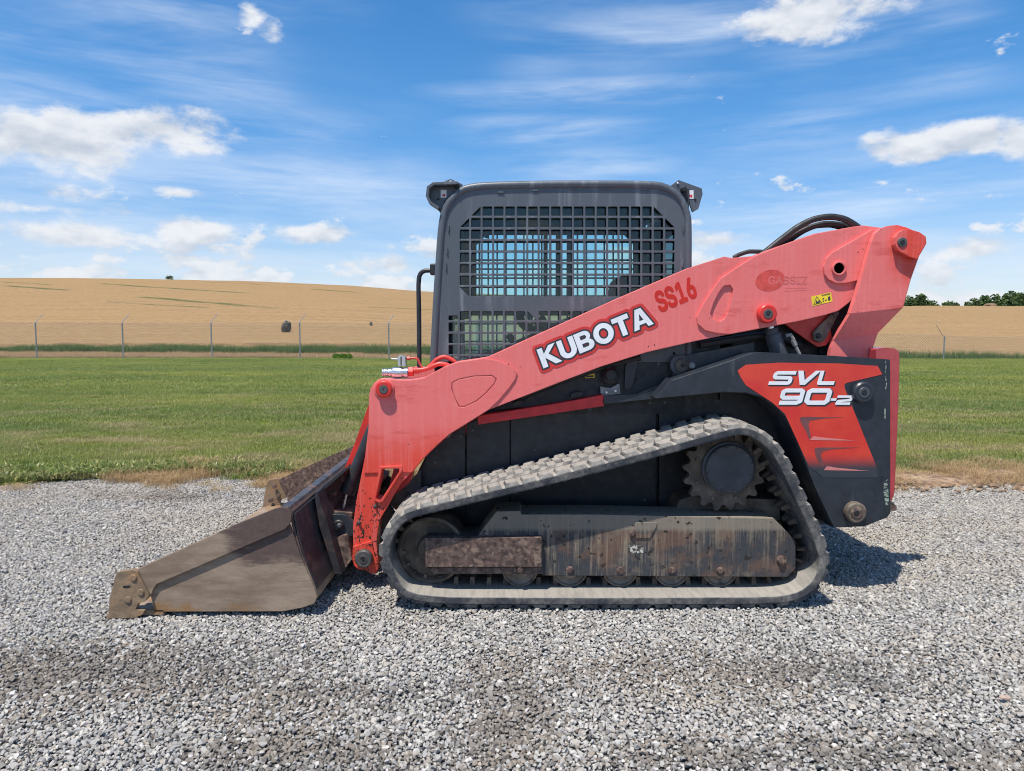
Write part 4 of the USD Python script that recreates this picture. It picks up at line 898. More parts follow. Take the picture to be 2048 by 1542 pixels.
# lamps' brackets on the roof corners
for pts, stx, bolt, knob in (([(52, 180), (58, 130), (95, 103), (140, 92), (215, 62), (305, 103), (230, 160), (180, 210), (145, 310), (132, 285), (95, 262), (62, 222)], (146, 140, 187, 196), (217, 80), (260, 108)), ([(1770, 110), (1825, 70), (1990, 130), (1996, 170), (1965, 275), (1925, 298), (1905, 240), (1860, 180)], (1891, 143, 1932, 203), (1822, 93), (1866, 133))):
    lb = obj('lamp_bracket', poly_box(pts, CYN + .03, CYN + .045, 5, .004), 'cab_paint', CAB)
    if pts[0][0] < 500:
        edge = LineString(WP([(270, 98), (100, 103), (62, 130), (55, 190), (75, 235), (135, 275)], CYN, 5)).buffer(.007, cap_style=2)
        obj('bracket_lip', plate(edge, CYN - .03, CYN + .03), 'cab_paint', lb)
        obj('bracket_back', mirror(poly_box(pts, CYN + .03, CYN + .045, 5, .004)), 'cab_paint', lb)
    a, b, c, d = stx
    obj('sticker', poly_box([(a, b), (c, b), (c, d), (a, d)], CYN + .028, CYN + .0295, 5), 'label_white', lb)
    mx = [(a + 8, d - 8), (a + 14, (b + d) / 2), (a + 22, (b + d) / 2 + 4), (c - 10, (b + d) / 2 - 2), (c - 8, (b + d) / 2 + 12), (c - 14, d - 6), (a + 20, d - 14)]
    obj('sticker_mark', poly_box(mx, CYN + .0272, CYN + .028, 5), 'decal_red', lb)
    obj('bracket_bolt', disc(bolt[0], bolt[1], 10, CYN + .022, CYN + .0295, 5), 'zinc', lb, smooth=30)
    obj('bracket_knob', disc(knob[0], knob[1], 20, CYN + .0, CYN + .0295, 5), 'black_plastic', lb, smooth=30)
    k2 = (128, 205) if pts[0][0] < 500 else (1944, 207)
    obj('bracket_screw', disc(k2[0], k2[1], 8, CYN + .024, CYN + .0295, 5), 'black_plastic', lb, smooth=30)
hb = ptube([(868, 541), (852, 541), (842, 546), (838, 556), (837, 575), (838, 640), (838.5, 745)], 3.86, 4.6, seg=40)
GB = obj('grab_bar', hb, 'black_panel', ROOT, smooth=30)
obj('bar_clamp', rounded_box(wp3(867, 539, 3.86), (.035, .04, .06), .008), 'black_panel', GB, smooth=30)
tabs = [(570, 157), (815, 143), (1075, 134), (1325, 134), (1580, 138)]
for u, v in tabs: obj('screen_tab', poly_box([(u - 24, v + 5), (u - 18, v - 4), (u + 18, v - 4), (u + 24, v + 5)], CYN - .006, CYN - .0005, 5), 'cab_paint', CAB)
for u, v in ((1858, 410), (1852, 660), (200, 410), (190, 570), (182, 680)): obj('screen_hinge', poly_box([(u - 3, v - 25), (u + 5, v - 25), (u + 5, v + 25), (u - 3, v + 25)], CYN - .008, CYN - .0005, 5), 'cab_paint', CAB)

# ---- hydraulic couplers and hoses on the arm
HY = 3.74
def along(u0, u1, v, prof, mat, parent, name, k=9, n=24):
    a, b = wp3(u0, v, HY, k), wp3(u1, v, HY, k); s = np.linalg.norm(b - a)
    pr = CROPS[k][2] / F * HY
    return obj(name, lathe([(r * pr, t * s) for r, t in prof], a, b - a, n), mat, parent, smooth=30)
HC = along(280, 870, 625, [(72, 0), (86, .02), (86, .05), (76, .06), (86, .08), (86, .12), (76, .13), (86, .15), (86, .2), (70, .22), (70, .25), (95, .26), (95, .35), (80, .36), (105, .38), (120, .42), (128, .6), (124, .77), (105, .80), (105, .83), (118, .84), (118, .99), (80, 1)], 'zinc', ROOT, 'hydraulic_coupler')
vb = poly_box([(625, 270), (650, 250), (700, 235), (800, 270), (810, 480), (640, 480)], HY - .02, HY + .02, 9, .002); obj('valve_block', vb, 'zinc', HC)
obj('valve_lever', poly_box([(470, 312), (560, 300), (640, 295), (640, 335), (480, 330)], HY - .012, HY + .012, 9, .001), 'zinc', HC)
obj('valve_slot', poly_box([(690, 260), (722, 270), (722, 470), (692, 470)], HY - .0225, HY - .0195, 9), 'boss_grey', HC)
along(880, 990, 600, [(60, 0), (118, .02), (118, .98), (80, 1)], 'bright_red', HC, 'hex_nut', n=6)
along(990, 1100, 580, [(68, 0), (72, .5), (60, .6), (78, .7), (78, 1)], 'hose_red', HC, 'hose_ferrule', n=16)
along(835, 920, 300, [(30, 0), (48, .1), (48, .9), (25, 1)], 'hose_red', HC, 'pilot_nut', n=6)
obj('hydraulic_tube', ptube([(1090, 575), (1200, 560), (1330, 530), (1450, 470), (1600, 430), (1740, 450), (1860, 540)], HY, 55, 9), 'hose_red', ROOT, smooth=40)
obj('hydraulic_tube', ptube([(1250, 560, 3.80), (1400, 450, 3.80), (1520, 330, 3.80), (1680, 270, 3.80), (1820, 310, 3.80), (1960, 410, 3.80), (2100, 520, 3.80)], 3.68, 52, 9), 'hose_red', ROOT, smooth=40)
obj('hydraulic_tube', ptube([(920, 300), (1030, 298), (1080, 320), (1130, 420), (1190, 530)], HY, 26, 9), 'hose_red', ROOT, smooth=40)
# hoses over the rear of the arm
for pts, Yh, r in (([(640, 390), (730, 320), (850, 225), (1000, 120), (1120, 70), (1230, 55), (1330, 70), (1420, 115), (1500, 180)], 3.72, 26), ([(660, 400), (760, 325), (870, 245), (980, 180), (1090, 135), (1200, 112), (1300, 120), (1390, 150), (1470, 200)], 3.76, 24), ([(700, 410), (800, 330), (920, 235), (1030, 165), (1140, 128), (1230, 125), (1330, 150), (1420, 190)], 3.79, 20), ([(440, 390), (500, 360), (580, 340), (660, 342), (730, 370)], 3.74, 18)):
    obj('hydraulic_hose', ptube(pts, Yh, r, 6), 'hose_black', ROOT, smooth=40)

# ---- tracks
TY0, TY1 = 3.38, 3.83
tr = [(755, 1110), (757, 1085), (768, 1055), (785, 1034), (805, 1018), (842, 1007), (907, 992), (972, 976), (1049, 958), (1213, 917), (1350, 880), (1427, 858), (1460, 849), (1482, 845), (1504, 848), (1525, 857), (1548, 874), (1565, 893), (1580, 917), (1602, 965), (1625, 1013), (1648, 1064), (1660, 1100), (1664, 1124), (1657, 1157), (1637, 1185), (1608, 1205), (1565, 1215), (1500, 1217), (1200, 1218), (900, 1217), (838, 1212), (797, 1200), (774, 1168), (760, 1137)]
ring_w = Polygon(WP(tr, TY0)).buffer(.03).buffer(-.03 - .017, 16)
rc = np.array(ring_w.exterior.coords)[:-1]
if not ring_w.exterior.is_ccw: rc = rc[::-1]
pl = LineString(np.vstack([rc, rc[:1]])); LEN = pl.length; NS = 360
C0 = np.array([pl.interpolate(i / NS * LEN).coords[0] for i in range(NS)])
from scipy.ndimage import gaussian_filter1d
C0 = gaussian_filter1d(C0, 2.0, axis=0, mode='wrap')
dl = np.linalg.norm(np.roll(C0, -1, 0) - C0, axis=1); cum = np.r_[0, np.cumsum(dl)]; LEN = cum[-1]
Tn = np.roll(C0, -1, 0) - np.roll(C0, 1, 0); Tn /= np.linalg.norm(Tn, axis=1, keepdims=True); Nn = np.c_[Tn[:, 1], -Tn[:, 0]]
def tp_(s, w, h):
    s = np.asarray(s) % LEN
    Cx = np.c_[C0, Nn]; Cx = np.vstack([Cx, Cx[:1]])
    r = np.stack([np.interp(s, cum, Cx[:, k]) for k in range(4)], -1)
    return np.stack([r[..., 0] + r[..., 2] * h, np.broadcast_to(TY0 + np.asarray(w, float), r[..., 0].shape), r[..., 1] + r[..., 3] * h], -1)
def strip(prof):
    """closed cross-section (w,h) swept along the loop."""
    prof = np.array(prof); k = len(prof); S = cum[:-1]
    v = np.stack([tp_(S, w, h) for w, h in prof], 1).reshape(-1, 3); f = []
    for i in range(NS):
        i2 = (i + 1) % NS
        for j in range(k):
            j2 = (j + 1) % k; f += [[i * k + j, i2 * k + j, i2 * k + j2], [i * k + j, i2 * k + j2, i * k + j2]]
    return trimesh.Trimesh(v, f, process=False)
TW = TY1 - TY0
belt = strip([(0, -.034), (.004, -.040), (TW - .004, -.040), (TW, -.034), (TW, -.004), (TW - .006, 0), (.006, 0), (0, -.006)])
def lug(s0, w0, w1, L, h, sk=0.0, ch=.007):
    """chamfered rubber block; sk slants it along the loop."""
    base = [(s0 - L / 2, w0), (s0 + L / 2, w0), (s0 + L / 2 + sk, w1), (s0 - L / 2 + sk, w1)]
    top = [(s0 - L / 2 + ch * 1.5, w0 + ch), (s0 + L / 2 - ch * 1.5, w0 + ch), (s0 + L / 2 + sk - ch * 1.5, w1 - ch), (s0 - L / 2 + sk + ch * 1.5, w1 - ch)]
    v = np.vstack([[tp_(s, w, -.003) for s, w in base], [tp_(s, w, h) for s, w in top]])
    f = [[4, 5, 6], [4, 6, 7]]
    for j in range(4):
        j2 = (j + 1) % 4; f += [[j, j2, 4 + j2], [j, 4 + j2, 4 + j]]
    return trimesh.Trimesh(v, np.array(f)[:, ::-1], process=False)
NL = int(round(LEN / .084)); PI_ = LEN / NL; lugs, guides = [], []
for i in range(NL):
    s = i * PI_
    lugs += [lug(s, .0, .10, PI_ * .84, .015, PI_ * .14), lug(s + PI_ * .16, .092, .185, PI_ * .66, .017, -PI_ * .16), lug(s + PI_ * .5, .165, .285, PI_ * .74, .017, PI_ * .10), lug(s + PI_ * .10, .265, .358, PI_ * .66, .017, PI_ * .14), lug(s, .35, TW, PI_ * .84, .015, -PI_ * .14)]
    for w0 in (.165, .245):
        base = [tp_(s - .014, w0, -.040), tp_(s + .014, w0, -.040), tp_(s + .014, w0 + .04, -.040), tp_(s - .014, w0 + .04, -.040)]
        top = [tp_(s - .009, w0 + .008, -.080), tp_(s + .009, w0 + .008, -.080), tp_(s + .009, w0 + .030, -.080), tp_(s - .009, w0 + .030, -.080)]
        guides.append(trimesh.convex.convex_hull(np.vstack([base, top])))
bl = trimesh.util.concatenate([belt] + lugs); bl.fix_normals() if False else None
for far in (0, 1):
    M = mirror if far else (lambda m: m)
    tk = obj('rubber_track', M(belt), 'rubber', ROOT, smooth=35)
    obj('tread', M(trimesh.util.concatenate(lugs)), 'rubber', tk)
    obj('guide_lugs', M(trimesh.util.concatenate(guides)), 'cast_iron', tk, kind='stuff')
# undercarriage
RY = 3.49
rail = PG([(993, 1023), (1040, 1022), (1043, 1029), (1180, 1029), (1548, 1037), (1565, 1054), (1591, 1082), (1591, 1137), (1574, 1154), (1085, 1151), (1083, 1148), (870, 1148), (851, 1134), (851, 1076), (950, 1074), (957, 1070)], RY, r=.002)
for far in (0, 1):
    M = mirror if far else (lambda m: m)
    TF = obj('track_frame', M(plate(rail, RY, RY + .20)), 'dirty_rail', ROOT)
    tb = poly_box([(851, 1076), (1083, 1075.5), (1083, 1134), (851, 1134)], RY - .045, RY - .0005); obj('tensioner_box', M(tb), 'rusty_steel', TF)
    obj('tensioner_lip', M(poly_box([(851, 1134.5), (1083, 1134.5), (1080, 1147), (868, 1147)], RY - .03, RY - .0005)), 'rusty_steel', TF)
    for u, v in ((215, 1195), (575, 1200), (915, 1200)): obj('roller_bolt', M(hexbolt(u, v, 22, RY, 4, .016)), 'rusty_steel', TF)
    for u, v in ((1640, 575), (1230, 575)): obj('roller_bolt', M(hexbolt(u, v, 24, RY - (.03 if u < 1300 else 0), 3, .016)), 'rusty_steel', TF)
    obj('frame_bolt', M(hexbolt(1345, 1125, 28, RY, 4, .018)), 'rusty_steel', TF)
    obj('inspection_plate', M(poly_box([(280, 960), (290, 920), (320, 855), (470, 858), (465, 890), (420, 968), (300, 968)], RY - .006, RY - .0004, 4, .002)), 'dirty_rail', TF)
    obj('plate_bolt', M(hexbolt(300, 938, 17, RY - .006, 4, .010)), 'rusty_steel', TF)
    if not far: obj('worn_label', plate(PG([(265, 1020), (375, 1018), (372, 1072), (290, 1074)], RY, 4), RY - .0014, RY - .0004), simple('label_worn', (.42, .42, .36), .6, dirt=(.06, .05, .04), dirt_th=(.46, .54), dirt_scale=45), TF)
    # wheels
    cx, cz = W(862, 1101, 3.54); R = .170
    iw = lathe([(R - .01, -.20), (R, -.19), (R, -.002), (R - .012, .004), (R - .020, -.004), (R - .03, -.030), (.075, -.040), (.065, -.005), (.045, .0)], (cx, 3.54, cz), n=48)
    obj('idler_wheel', M(iw), 'cast_iron', ROOT, smooth=30)
    for u in (1040, 1140, 1241, 1344, 1441):
        cx, cz = W(u, 1139, 3.52)
        obj('track_roller', M(lathe([(.088, -.18), (.090, -.17), (.090, -.004), (.084, .001), (.078, -.012), (.05, -.02), (.045, .004), (.03, .006)], (cx, 3.52, cz), n=32)), 'worn_iron', ROOT, smooth=30)
    cx, cz = W(*C(4, 940, 495), 3.57); n_t = 17; pts = []
    for i in range(n_t):
        a = 2 * math.pi * i / n_t + .1
        for da, rr_ in ((-.155, .176), (-.11, .180), (-.065, .198), (-.03, .208), (.03, .208), (.065, .198), (.11, .180), (.155, .176)): pts.append((cx + rr_ * math.cos(a + da * 1.15), cz + rr_ * math.sin(a + da * 1.15)))
    sp_ = Polygon(pts).buffer(0)
    SP = obj('drive_sprocket', M(plate(sp_, 3.57, 3.61)), 'cast_iron', ROOT)
    hx, hz = W(*C(4, 982, 485), 3.53); r0 = W(*C(4, 982 + 172, 485), 3.53)[0] - hx
    obj('hub_cover', M(lathe([(r0 + .012, -.04), (r0 + .012, -.022), (r0, -.018), (r0, -.006), (r0 - .006, 0)], (hx, 3.53, hz), n=40)), 'hub_grey', SP, smooth=30)
    for i in range(12):
        a = 2 * math.pi * i / 12 + .2; obj('hub_bolt', M(lathe([(.006, -.002), (.006, .006)], (hx + (r0 - .012) * math.cos(a), 3.53, hz + (r0 - .012) * math.sin(a)), n=8)), 'cast_iron', SP)
    for i in range(8):
        a = 2 * math.pi * i / 8 + .4; obj('sprocket_bolt', M(lathe([(.010, -.002), (.010, .010)], (cx + .150 * math.cos(a), 3.57, cz + .150 * math.sin(a)), n=6)), 'cast_iron', SP)
    obj('frame_strut', M(poly_box([(880, 290), (1000, 140), (1030, 150), (1030, 330), (880, 330)], RY + .06, RY + .10, 3)), 'dirty_rail', TF)
    obj('drive_motor_mount', M(plate(PG([(1345, 1035), (1360, 1000), (1385, 992), (1560, 1000), (1560, 1040)], 3.66), 3.66, 3.86)), 'cast_iron', ROOT)

# ---- bucket
BY0, BY1 = 3.315, 2 * YC - 3.315
prof = [(75, 1292), (375, 1268), (1000, 1271), (1250, 1265), (1390, 1238), (1455, 1208), (1474, 1172), (1462, 1125), (1370, 900), (1312, 690), (1300, 600), (1275, 570)]
sh = LineString(WP(prof, BY0, 1)).buffer(.006, cap_style=2)
BK = obj('bucket', plate(sh, BY0 + .012, BY1 - .012), 'muddy_steel', ROOT)
sidep = PG([(250, 985), (900, 688), (1240, 555), (1300, 690), (1372, 900), (1466, 1120), (1482, 1170), (1464, 1218), (1385, 1246), (1250, 1272), (375, 1274), (345, 1160)], BY0, 1, .003)
bandp = PG([(255, 985), (900, 690), (1200, 567), (1245, 556), (1285, 562), (1312, 600), (1312, 640), (1298, 675), (1268, 705), (395, 1080), (372, 1115), (355, 1160)], BY0, 1, .002)
cut = PG([(150, 990), (245, 976), (275, 988), (355, 1145), (352, 1160), (325, 1190), (280, 1205), (262, 1245), (325, 1250), (310, 1280), (250, 1303), (70, 1305), (64, 1292), (84, 1270), (85, 1200), (120, 1040), (132, 1002)], BY0, 1, .002)
for far in (0, 1):
    M = mirror if far else (lambda m: m)
    obj('side_plate', M(plate(sidep, BY0, BY0 + .012)), 'rusty_steel' if far else 'muddy_steel', BK)
    obj('side_band', M(plate(bandp, BY0 - .014, BY0 - .0004)), 'muddy_steel', BK)
    obj('side_cutter', M(plate(cut, BY0 - .028, BY0 - .0004)), simple('ochre_mud', (.225, .155, .095), .85, dirt=(.27, .13, .045), dirt_th=(.52, .72), dirt_scale=7, bevel=.004, bumpy=.7) if not far else 'ochre_mud', BK)
    for u, v in ((225, 1045), (275, 1145), (188, 1196)):
        obj('cutter_bolt', M(disc(u, v, 24, BY0 - .034, BY0 - .027, 1, .004, 16)), 'ochre_mud', BK, smooth=30)
        obj('cutter_bolt', M(disc(u, v, 24, BY0 + .012, BY0 + .040, 1, .006, 6)), 'rusty_steel', BK)
    obj('cutter_slot', M(plate(PG([(155, 1098), (205, 1095), (207, 1108), (160, 1112)], BY0 - .028, 1), BY0 - .029, BY0 - .0275)), 'black_plastic', BK)
tipx, tipz = W(*C(1, 75, 1295), BY0)
ce = Polygon([(tipx - .002, -.004), (tipx + .25, -.004), (tipx + .25, .020), (tipx + .05, .018)]); obj('cutting_edge', plate(ce, BY0 + .0, BY1 - .0), 'muddy_steel', BK)
# top rail and dark back plate, label
trx, trz = W(*C(1, 1268, 575), BY0)
rl = Polygon([(trx - .035, trz - .028), (trx + .010, trz - .045), (trx + .028, trz - .02), (trx + .012, trz + .008), (trx - .02, trz + .014)])
obj('top_rail', plate(rl, BY0 + .013, BY1 - .013), simple('worn_dark_steel', (.050, .054, .062), .5, var=.3, dirt=(.14, .085, .065), dirt_th=(.48, .62), dirt_scale=16, stretch=(1, 1, 1), bevel=.004), BK)
backline = WP([(1460, 1128), (1372, 903), (1316, 692), (1306, 610)], BY0, 1)
bp = LineString(backline).parallel_offset(.012, 'right' if True else 'left')
dkn = simple('dark_back', (.024, .022, .025), .55, var=.3, dirt=(.085, .055, .045), dirt_th=(.5, .7), dirt_scale=9, bevel=.003)
obj('back_plate', plate(LineString([(x + .011, z) for x, z in backline]).buffer(.0035, cap_style=2), BY0 + .0125, BY1 - .0125), dkn, BK)
def on_back(u, v, off=.0):  # picture point on the bucket's sloping back plane
    (xa, za), (xb_, zb_) = backline[1], backline[2]
    lo, hi = 3.2, 5.5
    for _ in range(40):
        m_ = (lo + hi) / 2; x, z = W(*C(1, u, v), m_); xp = xa + (xb_ - xa) * (z - za) / (zb_ - za) + .0155 + off
        if x < xp: lo, hi = (m_, hi) if True else (lo, m_)
        else: hi = m_
    x, z = W(*C(1, u, v), lo); return (x, lo, z)
q4 = [on_back(*p, .002) for p in ((1352, 632), (1372, 628), (1418, 770), (1400, 778))]
lbm = trimesh.Trimesh(np.array(q4 + [(x + .003, y, z) for x, y, z in q4]), [[4, 5, 6], [4, 6, 7], [4, 7, 6], [4, 6, 5], [0, 1, 5], [0, 5, 4], [2, 3, 7], [2, 7, 6], [1, 2, 6], [1, 6, 5], [3, 0, 4], [3, 4, 7]], process=False)
obj('bucket_label', lbm, 'label_old', BK)
# ---- coupler between arm and bucket
QY = 3.60
cpl = poly_box([(1465, 455), (1482, 462), (1545, 640), (1645, 1005), (1650, 1022), (1600, 1015), (1585, 960), (1500, 700), (1470, 520)], QY, 2 * YC - QY, 1, .002)
CP = obj('quick_coupler', cpl, dkn, ROOT)
for Yq in (3.72, 2 * YC - 3.82):
    obj('coupler_lug', plate(PG([(375, 385), (395, 375), (640, 378), (700, 395), (830, 520), (830, 700), (760, 720), (560, 720), (470, 640), (420, 520)], 3.72, 10, .004), Yq, Yq + .04), 'navy_paint', CP)
    obj('coupler_wedge', plate(PG([(540, 780), (590, 730), (660, 690), (720, 690), (750, 760), (810, 1050), (720, 1180), (640, 1220), (620, 1130), (560, 900)], 3.70, 10, .004), Yq - .03, Yq + .09), 'rusty_steel', CP)
obj('coupler_pin', disc(590, 550, 88, 3.705, 3.72, 10, .006, 14), 'black_plastic', CP, smooth=30)
obj('coupler_pin_end', disc(600, 555, 40, 3.692, 3.705, 10, .005, 7), 'hub_grey', CP)
obj('coupler_floor', poly_box([(330, 300), (600, 330), (800, 360), (800, 420), (380, 400)], 3.76, 2 * YC - 3.76, 10), 'rusty_steel', CP)
obj('coupler_handle', [ptube([(395, 0), (420, 120), (460, 260)], 3.78, 28, 10), ptube([(430, 70), (490, 60), (530, 60)], 3.82, 24, 10)], 'bright_red', CP, smooth=30)
obj('coupler_spring', [disc(u, 60, 30, 3.78, 3.82, 10) for u in (440, 470, 500, 530)], 'rusty_steel', CP)
obj('coupler_plate_top', poly_box([(1030, 880), (1240, 700), (1440, 530), (1470, 560), (1200, 800), (1060, 900)], 3.72, 2 * YC - 3.72, 12), dkn, CP)
# tilt cylinders and their guards
for far in (0, 1):
    M = mirror if far else (lambda m: m)
    a, b = wp3(775, 790, 3.83), wp3(694, 985, 3.83)
    TC = obj('tilt_cylinder', M(lathe([(.03, 0), (.036, .01), (.036, np.linalg.norm(b - a) - .05), (.041, np.linalg.norm(b - a) - .049), (.041, np.linalg.norm(b - a)), (.02, np.linalg.norm(b - a) + .003)], a, b - a, 20)), 'black_panel', ROOT, smooth=30)
    obj('cylinder_rod', M(tube([b, wp3(682, 1035, 3.83)], .017, 12)), 'chrome_rod', TC, smooth=30)
    obj('cylinder_guard', M(poly_box([(178, 395), (182, 520), (160, 585), (45, 830), (28, 832), (30, 785), (90, 640)], 3.88, 3.892, 2, .002)), 'bright_red', ROOT)
    obj('leg_inner_plate', M(poly_box([(330, 800), (450, 800), (430, 880), (330, 960), (290, 950)], ARM_Y + .11, ARM_Y + .12, 2)), 'dark_red', ROOT)
# underside clutter between leg and track
for pts, mt in (([(300, 940), (420, 900), (470, 985), (360, 1040), (290, 1010)], 'cast_iron'), ([(230, 1130), (300, 1020), (340, 1080), (240, 1200)], 'cast_iron'), ([(380, 1000), (440, 960), (520, 1010), (420, 1040)], 'rusty_steel')):
    obj('front_frame_bracket', poly_box(pts, 3.84, 3.88, 2, .004), mt, ROOT)

# ================================================================ fence
FNY = 36.0
def fence_base(x): return float(lawn_h(np.array([x]), np.array([FNY]))[0])
FN = thing('chain_link_fence', (0, FNY, 0), 'grey chain link fence with leaning barb arms at the far edge of the lawn', 'fence')
px_posts = [74, 247, 424, 600.5, 778, 954, 1130, 1306, 1482, 1660, 1887, 2070, -100]
for u in px_posts:
    x = (u - CX) / F * FNY; zb_ = fence_base(x); h = 1.80
    po = obj('post', [lathe([(.034, 0), (.034, h), (.02, h + .03)], (x, FNY, zb_ - .05), (0, 0, 1), 10)], 'galvanised', FN, smooth=30)
    s = -1 if u > 1700 else 1
    arm_m = tube([(x + (.0 if s > 0 else -.07), FNY, zb_ + h - .04), (x + s * .06 - (.07 if s < 0 else 0), FNY + .1, zb_ + h + .12), (x + s * .22 - (.07 if s < 0 else 0) * .5, FNY + .3, zb_ + h + (.42 if s > 0 else .5))], .016, 6)
    obj('barb_arm', arm_m, 'cast_iron' if s < 0 else 'galvanised', po)
wires_v, wires_f, n = [], [], 0
x0, x1, dxm, H_ = -29.0, 29.0, .13, 1.72
def wire(pts, r=.0042):
    global n
    p = np.array(pts); 
    for a, b in zip(p[:-1], p[1:]):
        d = (b - a) / np.linalg.norm(b - a); s = np.cross(d, [0, 1, 0]); s /= np.linalg.norm(s)
        q = [a + s * r, a - s * r * .5 + [0, r, 0], a - s * r * .5 - [0, r, 0], b + s * r, b - s * r * .5 + [0, r, 0], b - s * r * .5 - [0, r, 0]]
        wires_v.extend(q); wires_f.extend([[n, n + 1, n + 4], [n, n + 4, n + 3], [n + 1, n + 2, n + 5], [n + 1, n + 5, n + 4], [n + 2, n, n + 3], [n + 2, n + 3, n + 5]]); n += 6
xg = np.arange(x0, x1, 1.0); bz = {}
fb = lambda x: float(np.interp(x, _fx, _fz))
_fx = np.linspace(-32, 32, 65); _fz = np.array([fence_base(x) for x in _fx])
for x in np.arange(x0, x1, dxm):
    for s in (-1, 1):
        xa_, xb2 = x, x + s * H_
        wire([(xa_, FNY - .04 + .004 * s, fb(xa_) + .04), (xb2, FNY - .04 + .004 * s, fb(xb2) + .04 + H_)])
for h in (.06, 1.76):
    for a, b in zip(xg[:-1], xg[1:]): wire([(a, FNY - .04, fb(a) + h), (b, FNY - .04, fb(b) + h)], .005)
obj('wire_mesh', (np.array(wires_v), np.array(wires_f)), 'fence_wire', FN, kind='stuff')

# ================================================================ trees, bush, rocks
def leafmat(name, a, b):
    g = G(); w = piece(g)
    c = g.mix(w, a, b)
    MATS[name] = g.build(name, g.n('mix_closure', fac=.3, closure1=g.n('diffuse_bsdf', color=c).BSDF, closure2=g.n('translucent_bsdf', color=c).BSDF).closure)
leafmat('leaf_dark', (.062, .100, .040), (.125, .180, .070)); leafmat('leaf_mid', (.078, .120, .044), (.145, .200, .078)); leafmat('leaf_bush', (.080, .105, .045), (.13, .16, .08))
simple('bark', (.10, .075, .055), .9)
def crown(seed, lobes, n, leaf):
    r = np.random.default_rng(seed); V, FF = [], []
    for (c, rad, share) in lobes:
        for k in range(int(n * share)):
            d = r.normal(size=3); d /= np.linalg.norm(d); q = np.array(c) + d * np.array(rad) * r.uniform(.45, 1.08) ** .6
            a, b = r.normal(size=3), r.normal(size=3); a /= np.linalg.norm(a); b -= a * (a @ b); b /= np.linalg.norm(b); s = leaf * r.uniform(.5, 1.2)
            o = len(V); V += [q + a * s, q + b * s * .7, q - a * s, q - b * s * .7]; FF += [[o, o + 1, o + 2], [o, o + 2, o + 3]]
    return np.array(V), np.array(FF)
def tree(u, v_top, w_px, Yd, label, mat, seed, vb=612, name='broadleaf_tree', cat='tree', group=None, sink=0.0, nl=2600, leaf=.5):
    x = (u - CX) / F * Yd; zt_ = CAMZ + (HOR - v_top) / F * Yd; wd = w_px * (1.3 if cat == 'tree' else 1) / F * Yd
    zb_ = float(field_h(np.array([x]), np.array([Yd]))[0]); zb_ = min(zb_, zt_ - wd * .7)
    t = thing(name, (x, Yd, zb_), label, cat, group)
    H = zt_ - zb_; r = np.random.default_rng(seed)
    obj('trunk', tube(smoothline([(x, Yd, zb_ - .3), (x + .1 * wd * .2, Yd, zb_ + H * .35), (x, Yd, zb_ + H * .7)], 8), np.linspace(.035 * H, .01 * H, 8), 8), 'bark', t)
    lobes = [((x, Yd, zb_ + H * .62), (wd * .42, wd * .40, H * .36), .35)]
    for k in range(9):
        a = r.uniform(0, 6.28); rr = r.uniform(.15, .34) * wd
        lobes.append(((x + rr * math.cos(a), Yd + rr * math.sin(a), zb_ + H * r.uniform(.35, .84)), tuple(np.array([wd, wd, H * .9]) * r.uniform(.13, .20)), .12))
    for k in range(3):
        a = r.uniform(0, 6.28); obj('limb', tube([(x, Yd, zb_ + H * .4), (x + .25 * wd * math.cos(a), Yd + .25 * wd * math.sin(a), zb_ + H * .68)], .012 * H, 6), 'bark', t)
    obj('crown', crown(seed + 1, lobes, nl, max(leaf, wd * .075)), mat, t, per=4)
tree(1814, 591, 26, 300, 'small dark tree half hidden by the red rear link, leftmost of the distant trees', 'leaf_dark', 11)
tree(1837, 588, 34, 305, 'rounded dark tree just right of the red rear link on the skyline', 'leaf_dark', 12)
tree(1860, 600, 26, 310, 'low green tree sloping down at the right of the first tree group', 'leaf_mid', 13)
tree(1893, 602, 34, 320, 'small low tree standing alone in the gap of the distant tree line', 'leaf_mid', 14)
tree(1944, 596, 30, 300, 'low dark tree at the left end of the long tree line', 'leaf_dark', 15)
tree(1965, 591, 34, 304, 'dark tree behind the brown dirt mound', 'leaf_dark', 16)
tree(1986, 588, 32, 300, 'mid green tree between the dirt mound and the tallest tree', 'leaf_mid', 17)
tree(2017, 582, 42, 300, 'tallest dark tree of the distant tree line', 'leaf_dark', 18)
tree(2046, 585, 34, 303, 'dark tree cut by the right edge of the picture', 'leaf_dark', 19)
tree(2085, 586, 40, 303, 'dark tree beyond the right edge of the view', 'leaf_dark', 20)
tree(345, 552, 17, 232, 'small bush alone on the crest of the golden hill', 'leaf_bush', 21, name='hill_bush', cat='bush', nl=240, leaf=.16)
def rock(seed, s, n=2, jag=.35):
    m = trimesh.creation.icosphere(n, 1.0); v = m.vertices.copy()
    v *= (1 + (meshkit.fbm(v * 1.6 + seed, 4, seed) - .5)[:, None] * 2 * jag); return trimesh.Trimesh(v * np.array(s), m.faces, process=False)
def on_field(u, v):
    lo, hi = 40., 229.
    for _ in range(50):
        m_ = (lo + hi) / 2; x, z = W(u, v, m_)
        if z > float(field_h(np.array([x]), np.array([m_]))[0]): lo = m_
        else: hi = m_
    x, z = W(u, v, lo); return np.array([x, lo, float(field_h(np.array([x]), np.array([lo]))[0])])
simple('rock_dark', (.085, .080, .070), .9, var=.6, vscale=5, dirt=(.03, .03, .025), dirt_th=(.45, .6), dirt_scale=3, bumpy=.6)
simple('dirt_brown', (.20, .125, .075), .95, var=.3, vscale=2)
simple('chip_pink', (.40, .29, .23), .9, var=.2, vscale=80)
q = on_field(573, 664); s = 10 / F * q[1]
